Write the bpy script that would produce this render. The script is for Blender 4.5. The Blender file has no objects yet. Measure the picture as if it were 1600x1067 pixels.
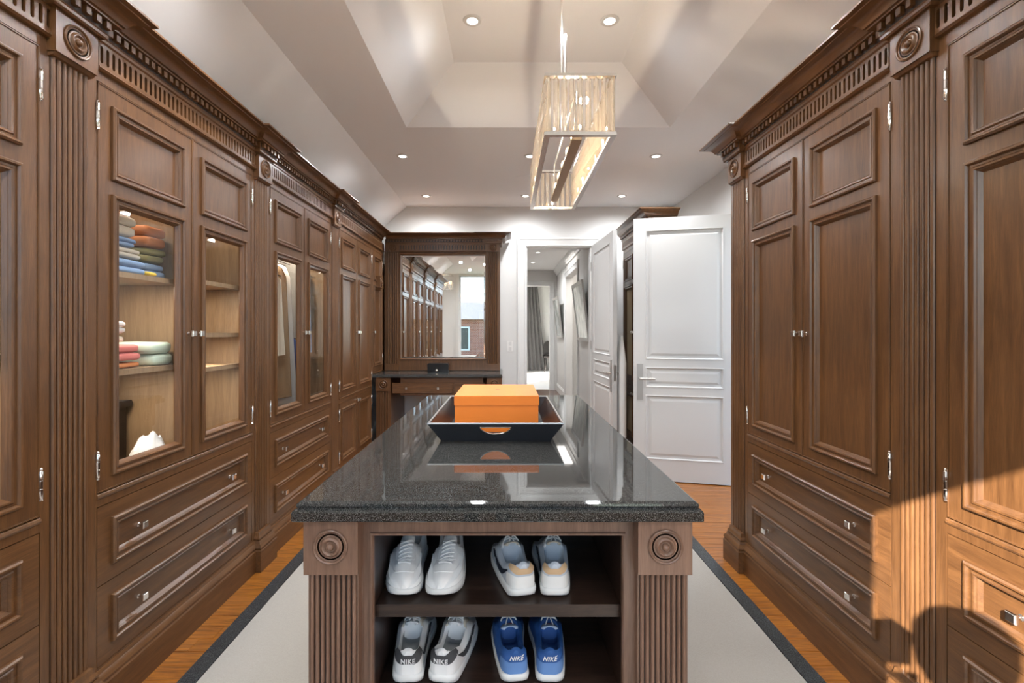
import bpy, bmesh, math, random
from mathutils import Vector, noise
random.seed(7)
PI = math.pi
C = bpy.context.scene.collection
SC = bpy.context.scene

# ------------------------------------------------------------------ camera, world, sun, exposure
H = 1.37
cam = bpy.data.cameras.new('camera'); cam_o = bpy.data.objects.new('camera', cam); C.objects.link(cam_o)
cam_o.location = (0, 0, H); cam_o.rotation_euler = (PI/2, 0, 0)
cam.sensor_width = 36.0; cam.lens = 36.0*750/1600; cam.clip_start = 0.03
cam.shift_x = 9/1600; cam.shift_y = -16.5/1600
SC.camera = cam_o
SC.view_settings.view_transform = 'Standard'; SC.view_settings.look = 'None'
SC.view_settings.exposure = 0.58; SC.view_settings.gamma = 1.0; SC.view_settings.use_curve_mapping = False
W = bpy.data.worlds.new('world'); SC.world = W; W.use_nodes = True
wn = W.node_tree; wn.nodes.clear()
wo = wn.nodes.new('ShaderNodeOutputWorld'); wb = wn.nodes.new('ShaderNodeBackground')
sky = wn.nodes.new('ShaderNodeTexSky'); sky.sky_type = 'HOSEK_WILKIE'; sky.turbidity = 3.0
sky.sun_direction = (-0.58, -0.66, 0.48)
wn.links.new(sky.outputs[0], wb.inputs[0]); wb.inputs[1].default_value = 17.0
wn.links.new(wb.outputs[0], wo.inputs[0])
sun = bpy.data.lights.new('sun', 'SUN'); sun_o = bpy.data.objects.new('sun', sun); C.objects.link(sun_o)
sun.energy = 21.0; sun.color = (1.0, 0.96, 0.92); sun.angle = math.radians(0.35)
sun_o.rotation_euler = Vector((0.74, 1.0, -0.61)).to_track_quat('-Z', 'Y').to_euler()
port = bpy.data.lights.new('window_portal', 'AREA'); port.shape = 'RECTANGLE'; port.size = 2.5; port.size_y = 2.0
port_o = bpy.data.objects.new('window_portal', port); C.objects.link(port_o)
port_o.location = (0.15, -1.68, 1.65); port_o.rotation_euler = (-PI/2+PI, 0, 0)
port_o.rotation_euler = Vector((0, 1, 0)).to_track_quat('-Z', 'Z').to_euler()
port.cycles.is_portal = True
DOWN_W = 11.5
BULB_W = 3.6
CABINET_FILL_W = 1.4

# ------------------------------------------------------------------ materials
def mat(name, col, rough=0.5, metal=0.0, **kw):
    m = bpy.data.materials.new(name); m.use_nodes = True
    b = m.node_tree.nodes['Principled BSDF']
    b.inputs['Base Color'].default_value = (*col, 1); b.inputs['Roughness'].default_value = rough
    b.inputs['Metallic'].default_value = metal
    for k, v in kw.items():
        b.inputs[k.replace('_', ' ')].default_value = v
    return m
def nodes(m): return m.node_tree, m.node_tree.nodes['Principled BSDF']
def ramp(nt, fac, stops):
    r = nt.nodes.new('ShaderNodeValToRGB'); e = r.color_ramp.elements
    while len(e) < len(stops): e.new(0.5)
    for i, (p, c) in enumerate(stops): e[i].position = p; e[i].color = (*c, 1)
    nt.links.new(fac, r.inputs[0]); return r.outputs[0]
def tex(nt, scale, kind='ShaderNodeTexNoise', coord='Object', rnd=False, **kw):
    tc = nt.nodes.new('ShaderNodeTexCoord'); mp = nt.nodes.new('ShaderNodeMapping')
    mp.inputs['Scale'].default_value = scale if isinstance(scale, tuple) else (scale,)*3
    nt.links.new(tc.outputs[coord], mp.inputs[0])
    if rnd:
        oi = nt.nodes.new('ShaderNodeObjectInfo'); cb = nt.nodes.new('ShaderNodeMath'); cb.operation = 'MULTIPLY'
        cb.inputs[1].default_value = 37.0; nt.links.new(oi.outputs['Random'], cb.inputs[0])
        nt.links.new(cb.outputs[0], mp.inputs['Location'])
    t = nt.nodes.new(kind)
    for k, v in kw.items(): t.inputs[k].default_value = v
    nt.links.new(mp.outputs[0], t.inputs['Vector']); return t
def bump(nt, b, h, strength=0.2, dist=0.002):
    bp = nt.nodes.new('ShaderNodeBump'); bp.inputs['Strength'].default_value = strength; bp.inputs['Distance'].default_value = dist
    nt.links.new(h, bp.inputs['Height']); nt.links.new(bp.outputs[0], b.inputs['Normal'])
def wood(name, axis, dark, mid, light, rough=0.36, fine=60.0, coarse=9.0):
    m = mat(name, mid, rough); nt, b = nodes(m)
    s = [coarse]*3; s[axis] = coarse*0.09; f = [fine*2]*3; f[axis] = fine*0.06
    t = tex(nt, tuple(s), rnd=True, Detail=5.0, Roughness=0.6, Distortion=0.6)
    g = tex(nt, tuple(f), rnd=True, Detail=3.0, Roughness=0.7)
    mx = nt.nodes.new('ShaderNodeMix'); mx.inputs[0].default_value = 0.42
    nt.links.new(t.outputs[0], mx.inputs[2]); nt.links.new(g.outputs[0], mx.inputs[3])
    c = ramp(nt, mx.outputs[0], [(0.33, dark), (0.5, mid), (0.68, light)])
    nt.links.new(c, b.inputs['Base Color']); bump(nt, b, g.outputs[0], 0.08, 0.001)
    b.inputs['Coat Weight'].default_value = 0.2; b.inputs['Coat Roughness'].default_value = 0.22
    return m
WD = (0.062, 0.0255, 0.0085); WM = (0.108, 0.046, 0.0155); WL = (0.165, 0.073, 0.025)
wood_z = wood('walnut_vertical', 2, WD, WM, WL)
wood_y = wood('walnut_along_y', 1, WD, WM, WL)
wood_x = wood('walnut_along_x', 0, WD, WM, WL)
isl_z = wood('island_walnut_vertical', 2, (0.13, 0.068, 0.042), (0.19, 0.105, 0.068), (0.26, 0.15, 0.10), 0.38)
isl_x = wood('island_walnut_horizontal', 0, (0.13, 0.068, 0.042), (0.19, 0.105, 0.068), (0.26, 0.15, 0.10), 0.38)
groove_dark = mat('near_black_groove', (0.022, 0.0105, 0.006), 0.5)  # near-black backing for frieze slots, dentil gaps and reed grooves
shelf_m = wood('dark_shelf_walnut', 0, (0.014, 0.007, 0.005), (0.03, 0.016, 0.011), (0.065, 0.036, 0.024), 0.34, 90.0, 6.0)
veneer = wood('tan_interior_veneer', 2, (0.20, 0.125, 0.065), (0.28, 0.18, 0.10), (0.36, 0.24, 0.14), 0.5)
oak = wood('amber_oak_floorboard', 0, (0.085, 0.024, 0.003), (0.27, 0.092, 0.011), (0.44, 0.168, 0.024), 0.3, 30.0, 14.0)
hall_oak = wood('dark_red_floor', 1, (0.05, 0.015, 0.006), (0.10, 0.03, 0.012), (0.16, 0.05, 0.02), 0.25)
paint = mat('wall_paint', (0.70, 0.695, 0.68), 0.7)
ceil_m = mat('ceiling_paint', (0.87, 0.875, 0.88), 0.75)
hall_paint = mat('hall_paint', (0.66, 0.645, 0.62), 0.7)
trim_m = mat('white_trim_paint', (0.66, 0.655, 0.64), 0.38)
door_m = mat('white_door_paint', (0.57, 0.565, 0.555), 0.38)
chrome = mat('polished_nickel', (0.82, 0.79, 0.75), 0.18, 1.0)
nickel = mat('satin_nickel', (0.45, 0.43, 0.41), 0.36, 1.0)
bronze = mat('brushed_bronze', (0.42, 0.30, 0.19), 0.3, 1.0)
mirror_m = mat('mirror_silver', (0.93, 0.93, 0.92), 0.0, 1.0)
black_p = mat('black_plastic', (0.01, 0.01, 0.011), 0.2)
switch_m = mat('switch_plate_white', (0.8, 0.79, 0.77), 0.35)
orange = mat('orange_paper', (0.93, 0.24, 0.022), 0.55); nt, b = nodes(orange)
t = tex(nt, 900.0, Detail=2.0); bump(nt, b, t.outputs[0], 0.15, 0.0005)
navy = mat('dark_crocodile_leather', (0.012, 0.014, 0.02), 0.28); nt, b = nodes(navy)
t = tex(nt, (90, 90, 130), 'ShaderNodeTexVoronoi'); bump(nt, b, t.outputs[0], 0.8, 0.003)
inner_leather = mat('brown_tray_lining', (0.035, 0.02, 0.015), 0.25)
tanleather = mat('tan_handle_leather', (0.45, 0.12, 0.03), 0.4)
granite = mat('black_granite', (0.02, 0.02, 0.02), 0.035); nt, b = nodes(granite)
t = tex(nt, 260.0, Detail=3.0, Roughness=0.75); t2 = tex(nt, 160.0, 'ShaderNodeTexVoronoi')
mx = nt.nodes.new('ShaderNodeMix'); mx.inputs[0].default_value = 0.35
nt.links.new(t.outputs[0], mx.inputs[2]); nt.links.new(t2.outputs[0], mx.inputs[3])
nt.links.new(ramp(nt, mx.outputs[0], [(0.40, (0.003, 0.003, 0.003)), (0.50, (0.008, 0.008, 0.008)), (0.575, (0.05, 0.05, 0.048)), (0.64, (0.24, 0.24, 0.23))]), b.inputs['Base Color'])
b.inputs['IOR'].default_value = 1.5
rug_m = mat('pale_grey_wool', (0.55, 0.535, 0.50), 0.95); nt, b = nodes(rug_m)
t = tex(nt, (40, 420, 40), Detail=3.0)
nt.links.new(ramp(nt, t.outputs[0], [(0.3, (0.32, 0.30, 0.27)), (0.7, (0.43, 0.405, 0.37))]), b.inputs['Base Color'])
bump(nt, b, t.outputs[0], 0.5, 0.002)
rugb = mat('black_scaled_leather', (0.02, 0.022, 0.026), 0.38); nt, b = nodes(rugb)
t = tex(nt, (27, 24, 30), 'ShaderNodeTexVoronoi'); t.feature = 'DISTANCE_TO_EDGE'
nt.links.new(ramp(nt, t.outputs[0], [(0.0, (0.085, 0.10, 0.11)), (0.07, (0.006, 0.007, 0.009)), (1.0, (0.012, 0.014, 0.017))]), b.inputs['Base Color'])
bump(nt, b, ramp(nt, t.outputs[0], [(0.0, (0, 0, 0)), (0.12, (1, 1, 1))]), 0.6, 0.002)
carpet_m = mat('pale_carpet', (0.62, 0.61, 0.60), 0.95)
curtain_m = mat('grey_patterned_curtain', (0.1, 0.09, 0.085), 0.8); nt, b = nodes(curtain_m)
t = tex(nt, (30, 30, 14), Detail=4.0, Roughness=0.8)
nt.links.new(ramp(nt, t.outputs[0], [(0.42, (0.05, 0.044, 0.042)), (0.6, (0.26, 0.25, 0.24))]), b.inputs['Base Color'])
linen = mat('beige_pleated_fabric', (0.52, 0.42, 0.28), 0.85)
cream = mat('cream_knit', (0.66, 0.60, 0.50), 0.9); white_f = mat('white_cotton', (0.72, 0.72, 0.72), 0.85)
blue_f = mat('light_blue_cotton', (0.22, 0.34, 0.55), 0.85); denim = mat('blue_denim', (0.05, 0.12, 0.27), 0.9)
pink_f = mat('coral_pink_knit', (0.62, 0.17, 0.15), 0.9); orange_f = mat('burnt_orange_knit', (0.55, 0.2, 0.07), 0.9)
olive_f = mat('olive_knit', (0.22, 0.2, 0.08), 0.9); mint_f = mat('pale_mint_cotton', (0.55, 0.66, 0.55), 0.85)
yellow_f = mat('yellow_knit', (0.7, 0.48, 0.05), 0.9); grey_f = mat('grey_wool', (0.25, 0.24, 0.23), 0.9)
tan_f = mat('tan_wool', (0.36, 0.24, 0.14), 0.9); navy_f = mat('royal_blue_cloth', (0.02, 0.06, 0.2), 0.85)
dark_wood = mat('ebony_wood', (0.012, 0.008, 0.006), 0.35)
leather_w = mat('white_leather', (0.82, 0.82, 0.81), 0.42); rubber_w = mat('white_rubber', (0.76, 0.76, 0.74), 0.5)
grey_l = mat('cool_grey_mesh', (0.50, 0.55, 0.61), 0.75); tan_l = mat('tan_suede', (0.56, 0.38, 0.22), 0.8)
lining_g = mat('pale_grey_lining', (0.42, 0.46, 0.50), 0.85); lining_d = mat('mid_grey_lining', (0.26, 0.26, 0.26), 0.85)
charcoal = mat('charcoal_suede', (0.055, 0.055, 0.058), 0.8); blue_s = mat('cornflower_suede', (0.13, 0.26, 0.55), 0.85)
blue_d = mat('deep_blue_lining', (0.01, 0.045, 0.16), 0.8); blue_m = mat('mid_blue_leather', (0.025, 0.10, 0.32), 0.6)
red_m = mat('red_print', (0.5, 0.03, 0.03), 0.6); lace_w = mat('white_lace', (0.78, 0.78, 0.77), 0.8)
cream_l = mat('cream_suede', (0.66, 0.58, 0.46), 0.8); navy_s = mat('dark_navy_stripe', (0.015, 0.02, 0.035), 0.6)
skin_m = mat('skin', (0.6, 0.38, 0.28), 0.5); hair_m = mat('dark_hair', (0.02, 0.013, 0.01), 0.6)
shirt_m = mat('dark_shirt', (0.03, 0.035, 0.045), 0.8)
brick_m = mat('red_brick', (0.33, 0.10, 0.06), 0.85); nt, b = nodes(brick_m)
bt = nt.nodes.new('ShaderNodeTexBrick'); tc = nt.nodes.new('ShaderNodeTexCoord'); mp = nt.nodes.new('ShaderNodeMapping')
mp.inputs['Rotation'].default_value = (PI/2, 0, 0); nt.links.new(tc.outputs['Object'], mp.inputs[0]); nt.links.new(mp.outputs[0], bt.inputs['Vector'])
bt.inputs['Color1'].default_value = (0.36, 0.11, 0.06, 1); bt.inputs['Color2'].default_value = (0.25, 0.075, 0.045, 1)
bt.inputs['Mortar'].default_value = (0.45, 0.4, 0.35, 1); bt.inputs['Scale'].default_value = 4.0; nt.links.new(bt.outputs[0], b.inputs['Base Color'])
grass_m = mat('garden_grass', (0.06, 0.11, 0.03), 0.9); leaf_m = mat('tree_leaves', (0.05, 0.09, 0.025), 0.8)
dark_glass = mat('dark_window_glass', (0.02, 0.025, 0.03), 0.05)
blind_m = mat('white_blind', (0.8, 0.8, 0.78), 0.7)
art_m = mat('picture_glass_print', (0.55, 0.57, 0.55), 0.04); nt, b = nodes(art_m)
t = tex(nt, (3, 3, 1.2), Detail=3.0)
nt.links.new(ramp(nt, t.outputs[0], [(0.35, (0.30, 0.34, 0.30)), (0.6, (0.62, 0.62, 0.58))]), b.inputs['Base Color'])
def emit(name, col, s):
    m = bpy.data.materials.new(name); m.use_nodes = True; nt = m.node_tree; nt.nodes.clear()
    o = nt.nodes.new('ShaderNodeOutputMaterial'); e = nt.nodes.new('ShaderNodeEmission')
    e.inputs[0].default_value = (*col, 1); e.inputs[1].default_value = s; nt.links.new(e.outputs[0], o.inputs[0]); return m
lamp_e = emit('downlight_glow', (1.0, 0.95, 0.88), 6.0); bulb_e = emit('halogen_glow', (1.0, 0.66, 0.33), 45.0)
led_e = emit('clock_led', (1.0, 0.8, 0.6), 3.0)
def thin_glass(name, ior, tint=(1, 1, 1), rough=0.0, refr=0.0):
    m = bpy.data.materials.new(name); m.use_nodes = True; nt = m.node_tree; nt.nodes.clear()
    o = nt.nodes.new('ShaderNodeOutputMaterial'); tr = nt.nodes.new('ShaderNodeBsdfTransparent'); gl = nt.nodes.new('ShaderNodeBsdfGlossy')
    tr.inputs[0].default_value = (*tint, 1); gl.inputs['Roughness'].default_value = rough
    ge = nt.nodes.new('ShaderNodeNewGeometry'); dt = nt.nodes.new('ShaderNodeVectorMath'); dt.operation = 'DOT_PRODUCT'
    nt.links.new(ge.outputs['Normal'], dt.inputs[0]); nt.links.new(ge.outputs['Incoming'], dt.inputs[1])
    def mth(op, a, b_=None):
        n_ = nt.nodes.new('ShaderNodeMath'); n_.operation = op
        for i, v in enumerate((a, b_)):
            if v is None: continue
            if isinstance(v, (int, float)): n_.inputs[i].default_value = v
            else: nt.links.new(v, n_.inputs[i])
        return n_.outputs[0]
    f0 = ((ior-1)/(ior+1))**2*1.9
    fr = mth('ADD', mth('MULTIPLY', mth('POWER', mth('SUBTRACT', 1.0, mth('ABSOLUTE', dt.outputs['Value'])), 5.0), 1-f0), f0)
    mx = nt.nodes.new('ShaderNodeMixShader'); nt.links.new(fr, mx.inputs[0]); nt.links.new(gl.outputs[0], mx.inputs[2])
    if refr:
        gs = nt.nodes.new('ShaderNodeBsdfGlass'); gs.inputs['IOR'].default_value = 1.5; m2 = nt.nodes.new('ShaderNodeMixShader'); m2.inputs[0].default_value = refr
        nt.links.new(tr.outputs[0], m2.inputs[1]); nt.links.new(gs.outputs[0], m2.inputs[2]); nt.links.new(m2.outputs[0], mx.inputs[1])
    else: nt.links.new(tr.outputs[0], mx.inputs[1])
    nt.links.new(mx.outputs[0], o.inputs[0]); return m
pane_m = thin_glass('cabinet_glass', 1.5, (0.97, 0.98, 0.97))
win_m = thin_glass('window_glass', 1.45)
crystal = thin_glass('crystal', 1.6, (0.98, 0.96, 0.93), 0.03, 0.75)
def _haze(m, k, col):
    nt = m.node_tree; o = nt.nodes['Material Output']; src = o.inputs[0].links[0].from_socket
    tl = nt.nodes.new('ShaderNodeBsdfTranslucent'); tl.inputs[0].default_value = (*col, 1); df = nt.nodes.new('ShaderNodeBsdfDiffuse'); df.inputs[0].default_value = (*col, 1)
    a = nt.nodes.new('ShaderNodeMixShader'); nt.links.new(tl.outputs[0], a.inputs[1]); nt.links.new(df.outputs[0], a.inputs[2])
    mx = nt.nodes.new('ShaderNodeMixShader'); mx.inputs[0].default_value = k; nt.links.new(src, mx.inputs[1]); nt.links.new(a.outputs[0], mx.inputs[2]); nt.links.new(mx.outputs[0], o.inputs[0])
_haze(crystal, 0.07, (1, .82, .58))

# ------------------------------------------------------------------ mesh helpers
class Frame:
    def __init__(s, o, U, Wv): s.o = Vector(o); s.U = Vector(U); s.W = Vector(Wv)
    def p(s, u, w, z): return s.o + s.U*u + s.W*w + Vector((0, 0, z))
    def v(s, u, w, z): return s.U*u + s.W*w + Vector((0, 0, z))
    def key(s): return (tuple(round(x, 3) for x in s.U), tuple(round(x, 3) for x in s.W))
ID = Frame((0, 0, 0), (1, 0, 0), (0, 1, 0))
class MB:
    def __init__(s, F=ID, loc=False): s.V = []; s.Fc = []; s.F = F; s.loc = loc
    def add(s, vs, fs):
        n = len(s.V); f = s.F.v if s.loc else s.F.p
        s.V += [f(*v) for v in vs]; s.Fc += [tuple(i+n for i in q) for q in fs]; return s
    def box(s, u0, u1, w0, w1, z0, z1):
        return s.add([(u, w, z) for u in (u0, u1) for w in (w0, w1) for z in (z0, z1)],
                     [(0, 1, 3, 2), (4, 6, 7, 5), (0, 4, 5, 1), (2, 3, 7, 6), (0, 2, 6, 4), (1, 5, 7, 3)])
    def loops(s, L, closed=True, cap=True):
        n = len(L[0]); vs = [p for l in L for p in l]; fs = []
        for i in range(len(L)-1):
            for j in range(n if closed else n-1):
                k = (j+1) % n; fs.append((i*n+j, i*n+k, (i+1)*n+k, (i+1)*n+j))
        if cap: fs += [tuple(range(n)), tuple(range((len(L)-1)*n, len(L)*n))]
        return s.add(vs, fs)
    def ring(s, u0, u1, z0, z1, prof):          # mitred moulding round a rectangle; prof = (inset, w)
        L = [[(u0+d, w, z0+d), (u1-d, w, z0+d), (u1-d, w, z1-d), (u0+d, w, z1-d)] for d, w in prof]
        return s.loops(L, True, False)
    def rloft(s, u0, u1, w0, w1, prof):          # stacked rectangles; prof = (outset, z)
        return s.loops([[(u0-o, w0-o, z), (u1+o, w0-o, z), (u1+o, w1+o, z), (u0-o, w1+o, z)] for o, z in prof])
    def sweep(s, path, prof):                    # moulding along a plan path; prof = (out, z), closed back to the path
        N = len(path); nr = []
        for i in range(N-1):
            a, b = path[i], path[i+1]; d = math.hypot(b[0]-a[0], b[1]-a[1]); nr.append((-(b[1]-a[1])/d, (b[0]-a[0])/d))
        L = []
        for i in range(N):
            n1 = nr[max(i-1, 0)]; n2 = nr[min(i, N-2)]; k = 1+n1[0]*n2[0]+n1[1]*n2[1]
            m = ((n1[0]+n2[0])/k, (n1[1]+n2[1])/k)
            L.append([(path[i][0]+m[0]*o, path[i][1]+m[1]*o, z) for o, z in prof])
        return s.loops(L, True, True)
    def lathe(s, u, w, z, prof, axis='w', n=20):  # prof = (radius, along)
        L = []
        for r, h in prof:
            r = max(r, 1e-5); l = []
            for i in range(n):
                a = 2*PI*i/n; c, q = r*math.cos(a), r*math.sin(a)
                l.append((u+c, w+h, z+q) if axis == 'w' else (u+c, w+q, z+h) if axis == 'z' else (u+h, w+c, z+q))
            L.append(l)
        return s.loops(L)
    def tube(s, pts, r, n=6):
        pts = [Vector(p) for p in pts]; L = []
        for i, p in enumerate(pts):
            d = (pts[min(i+1, len(pts)-1)]-pts[max(i-1, 0)]).normalized()
            a = d.orthogonal() if abs(d.z) > .9 else d.cross(Vector((0, 0, 1))); a.normalize(); b_ = d.cross(a)
            rr = r[i] if isinstance(r, (list, tuple)) else r
            L.append([tuple(p+a*rr*math.cos(2*PI*k/n)+b_*rr*math.sin(2*PI*k/n)) for k in range(n)])
        return s.loops(L)
    def mesh(s, name, m, off=(0, 0, 0), smooth=None):
        me = bpy.data.meshes.new(name); o = Vector(off)
        me.from_pydata([v-o for v in s.V], [], s.Fc)
        bm = bmesh.new(); bm.from_mesh(me); bmesh.ops.recalc_face_normals(bm, faces=bm.faces); bm.to_mesh(me); bm.free()
        if smooth is not None:
            for p in me.polygons: p.use_smooth = True
            me.set_sharp_from_angle(angle=math.radians(smooth))
        if m: me.materials.append(m)
        return me
ORG = {}
def link(name, data, parent=None, loc=None, world=None):
    o = bpy.data.objects.new(name, data); C.objects.link(o)
    po = ORG.get(parent.name, Vector()) if parent else Vector()
    if parent: o.parent = parent
    w = Vector(world) if world is not None else po
    o.location = w-po; ORG[o.name] = w; return o
def obj(name, mb, m, parent=None, smooth=None):
    po = ORG.get(parent.name, Vector()) if parent else Vector()
    return link(name, mb.mesh(name, m, po, smooth), parent)
def thing(name, label, cat, loc, group=None):
    o = link(name, None, None, None, loc); o.empty_display_size = 0.1
    o['label'] = label; o['category'] = cat
    if group: o['group'] = group
    return o
def tag(o, label, cat, group=None):
    o['label'] = label; o['category'] = cat
    if group: o['group'] = group
    return o
def struct(name, mb, m, parent=None):
    o = obj(name, mb, m, parent)
    if not parent: o['kind'] = 'structure'
    return o
CACHE = {}
def inst(name, F, build, m, parent, u, w, z, smooth=None, var=0):
    k = (name, F.key(), m.name, var)
    if k not in CACHE:
        mb = MB(F, True); build(mb); CACHE[k] = mb.mesh(name, m, (0, 0, 0), smooth)
    return link(name, CACHE[k], parent, None, F.p(u, w, z))

# ------------------------------------------------------------------ room shell
XW, XE, YS, YN, ZC = -2.07, 2.06, -1.6, 5.92, 2.90
fl = MB().box(XW-.1, XE+1.6, YS-.1, YN, -.12, -.02)
floor = struct('floor', fl, oak)
PW = 0.086
y = -1.6; r = 0
while y < YN-.001:
    y1 = min(y+PW, YN); x = XW
    if y < 1.45:
        y1 = min(1.45, y+0.9)
        mb = MB().box(XW, XE, y, y1, -.02, 0); o = obj('floorboard_field', mb, oak, floor); o['kind'] = 'stuff'; y = y1; continue
    cuts = [XW]; cx = XW+random.uniform(.6, 1.5)
    while cx < XE-.35: cuts.append(cx); cx += random.uniform(1.1, 1.9)
    cuts.append(XE)
    for a, b_ in zip(cuts[:-1], cuts[1:]):
        g = .0007
        mb = MB(); mb.loops([[(a+g+i, y+g+i, z), (b_-g-i, y+g+i, z), (b_-g-i, y1-g-i, z), (a+g+i, y1-g-i, z)] for i, z in ((0, -.02), (0, -.0015), (.0015, 0))])
        obj('floorboard', mb, oak, floor)
    y = y1; r += 1
struct('floor_hall', MB().box(-.6, 1.3, YN, 11.2, -.12, -.001), hall_oak)
struct('floor_bedroom', MB().box(-2.5, 4, 11.2, 17.2, -.12, .004), carpet_m)
# ceiling with tray
tx0, tx1, ty0, ty1 = -.75, 1.23, .7, 3.61
ux0, ux1, uy0, uy1, ZT = -.357, .787, 1.05, 3.27, 3.20
mb = MB()
mb.box(-1.227, tx0, YS, YN, ZC, ZC+.1); mb.box(tx1, XE+.1, YS, YN, ZC, ZC+.1)
mb.box(tx0, tx1, ty1, YN, ZC, ZC+.1); mb.box(tx0, tx1, YS, ty0, ZC, ZC+.1)
mb.box(XW-.1, -1.227, YS, .25, ZC, ZC+.1)
struct('ceiling', mb, ceil_m)
mb = MB()
a = [(tx0, ty0), (tx1, ty0), (tx1, ty1), (tx0, ty1)]; b_ = [(ux0, uy0), (ux1, uy0), (ux1, uy1), (ux0, uy1)]
mb.loops([[(x, y, ZC) for x, y in a], [(x, y, ZT) for x, y in b_]], True, False)
mb.add([(x, y, ZT) for x, y in b_], [(0, 1, 2, 3)])
mb.box(tx0-.1, tx1+.1, ty0-.1, ty1+.1, ZT+.01, ZT+.1)
struct('ceiling_tray', mb, ceil_m)
zs = ZC-.845*.87
mb = MB(); mb.loops([[(-1.227, y, ZC), (XW, y, zs), (XW, y, zs+.12), (-1.227, y, ZC+.12)] for y in (.25, YN)])
struct('ceiling_slope', mb, ceil_m)
mb = MB(); mb.add([(-1.227, .25, ZC), (XW, .25, zs), (XW, .25, ZC), (-1.227, .2, ZC), (XW, .2, zs), (XW, .2, ZC)], [(0, 1, 2), (3, 4, 5), (0, 1, 4, 3), (1, 2, 5, 4)])
struct('wall_dormer', mb, paint)
struct('wall_left', MB().box(XW-.1, XW, YS, YN, 0, ZC), paint)
# back wall with doorway
DX0, DX1, DZ = .245, 1.05, 2.407
mb = MB().box(XW-.1, DX0, YN, YN+.14, 0, ZC).box(DX1, XE+.1, YN, YN+.14, 0, ZC).box(DX0, DX1, YN, YN+.14, DZ, ZC)
struct('wall_back', mb, paint)
# right wall with doorway
RY0, RY1 = 3.3, 4.23
mb = MB().box(XE, XE+.12, YS, RY0, 0, ZC).box(XE, XE+.12, RY1, YN, 0, ZC).box(XE, XE+.12, RY0, RY1, DZ, ZC)
struct('wall_right', mb, paint)
struct('wall_landing', MB().box(XE+1.5, XE+1.6, 2, 6, 0, ZC), paint)
# rear wall with window
WX0, WX1, WZ0, WZ1 = -1.27, 1.35, .66, 2.87
mb = MB().box(XW-.1, WX0, YS-.15, YS, 0, ZC).box(WX1, XE+.1, YS-.15, YS, 0, ZC).box(WX0, WX1, YS-.15, YS, 0, WZ0).box(WX0, WX1, YS-.15, YS, WZ1, ZC)
struct('wall_rear', mb, paint)
wf = struct('window_1', MB().box(WX0, WX1, YS-.11, YS-.07, WZ0, WZ0+.05).box(WX0, WX1, YS-.11, YS-.07, WZ1-.05, WZ1).box(WX0, WX0+.05, YS-.11, YS-.07, WZ0+.05, WZ1-.05).box(WX1-.05, WX1, YS-.11, YS-.07, WZ0+.05, WZ1-.05).box(.13, .17, YS-.11, YS-.07, WZ0+.05, WZ1-.05), trim_m)
obj('window_pane', MB().box(WX0+.05, .13, YS-.092, YS-.088, WZ0+.05, WZ1-.05), win_m, wf)
obj('window_pane', MB().box(.17, WX1-.05, YS-.092, YS-.088, WZ0+.05, WZ1-.05), win_m, wf)
obj('window_sill', MB().box(WX0-.1, WX1+.1, YS+.001, YS+.06, WZ0-.04, WZ0), trim_m, wf)
obj('window_casing', MB().box(WX0-.1, WX0, YS+.001, YS+.03, WZ0, WZ1+.025).box(WX1, WX1+.1, YS+.001, YS+.03, WZ0, WZ1+.025).box(WX0, WX1, YS+.001, YS+.03, WZ1, WZ1+.025), trim_m, wf)
CAS = [(0, .0), (0, .03), (.02, .034), (.03, .026), (.1, .018), (.115, .01), (.12, .0)]
def casing(name, F, u0, u1, z1, parent=None):
    mb = MB(F); pr = [(.0, .0), (.0, .022), (.012, .03), (.03, .03), (.036, .022), (.09, .016), (.1, .02), (.112, .014), (.115, 0)]
    L = [[(u0-.115+d, w, 0), (u0-.115+d, w, z1+.115-d), (u1+.115-d, w, z1+.115-d), (u1+.115-d, w, 0)] for d, w in pr]
    mb.loops(L, False, False); return struct(name, mb, trim_m, parent)
BFy = Frame((0, YN, 0), (1, 0, 0), (0, -1, 0))
casing('trim_1', BFy, DX0, DX1, DZ)
struct('trim_2', MB().box(DX0, DX0+.012, YN, YN+.14, 0, DZ).box(DX1-.012, DX1, YN, YN+.14, 0, DZ).box(DX0, DX1, YN, YN+.14, DZ-.012, DZ), trim_m)
RFx = Frame((XE, 0, 0), (0, 1, 0), (-1, 0, 0))
casing('trim_3', RFx, RY0, RY1, DZ)
def baseb(name, F, u0, u1):
    struct(name, MB(F).sweep([(u0, 0), (u1, 0)], [(0, 0), (.018, 0), (.018, .14), (.012, .15), (.012, .165), (.004, .18), (0, .18)]), trim_m)
baseb('baseboard_back', BFy, -.06, DX0-.116); baseb('baseboard_back_east', BFy, DX1+.116, 1.3)
baseb('baseboard_rear', Frame((0, YS, 0), (1, 0, 0), (0, 1, 0)), XW, XE)

# hall beyond
HX0, HX1, HE, HZ = -.45, 1.17, 11.1, 2.76
mb = MB().box(HX1, HX1+.12, YN+.14, 7.83, 0, HZ+.1).box(HX1, HX1+.12, 9.35, HE, 0, HZ+.1).box(HX1, HX1+.12, 7.83, 9.35, DZ, HZ+.1)
struct('wall_hall_right', mb, hall_paint)
struct('wall_hall_left', MB().box(HX0-.1, HX0, YN+.14, HE, 0, HZ+.1), hall_paint)
struct('wall_hall_alcove', MB().box(HX1+.7, HX1+.8, 7.4, 9.8, 0, HZ+.1).box(HX1+.121, HX1+.7, 7.4, 7.5, 0, HZ).box(HX1+.121, HX1+.7, 9.7, 9.8, 0, HZ).box(HX1+.121, HX1+.7, 7.5, 9.7, -.1, 0), hall_paint)
struct('ceiling_hall', MB().box(HX0-.1, HX1+.8, YN+.14, HE, HZ, HZ+.1), hall_paint)
EX0, EX1 = .35, 1.0
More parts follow.
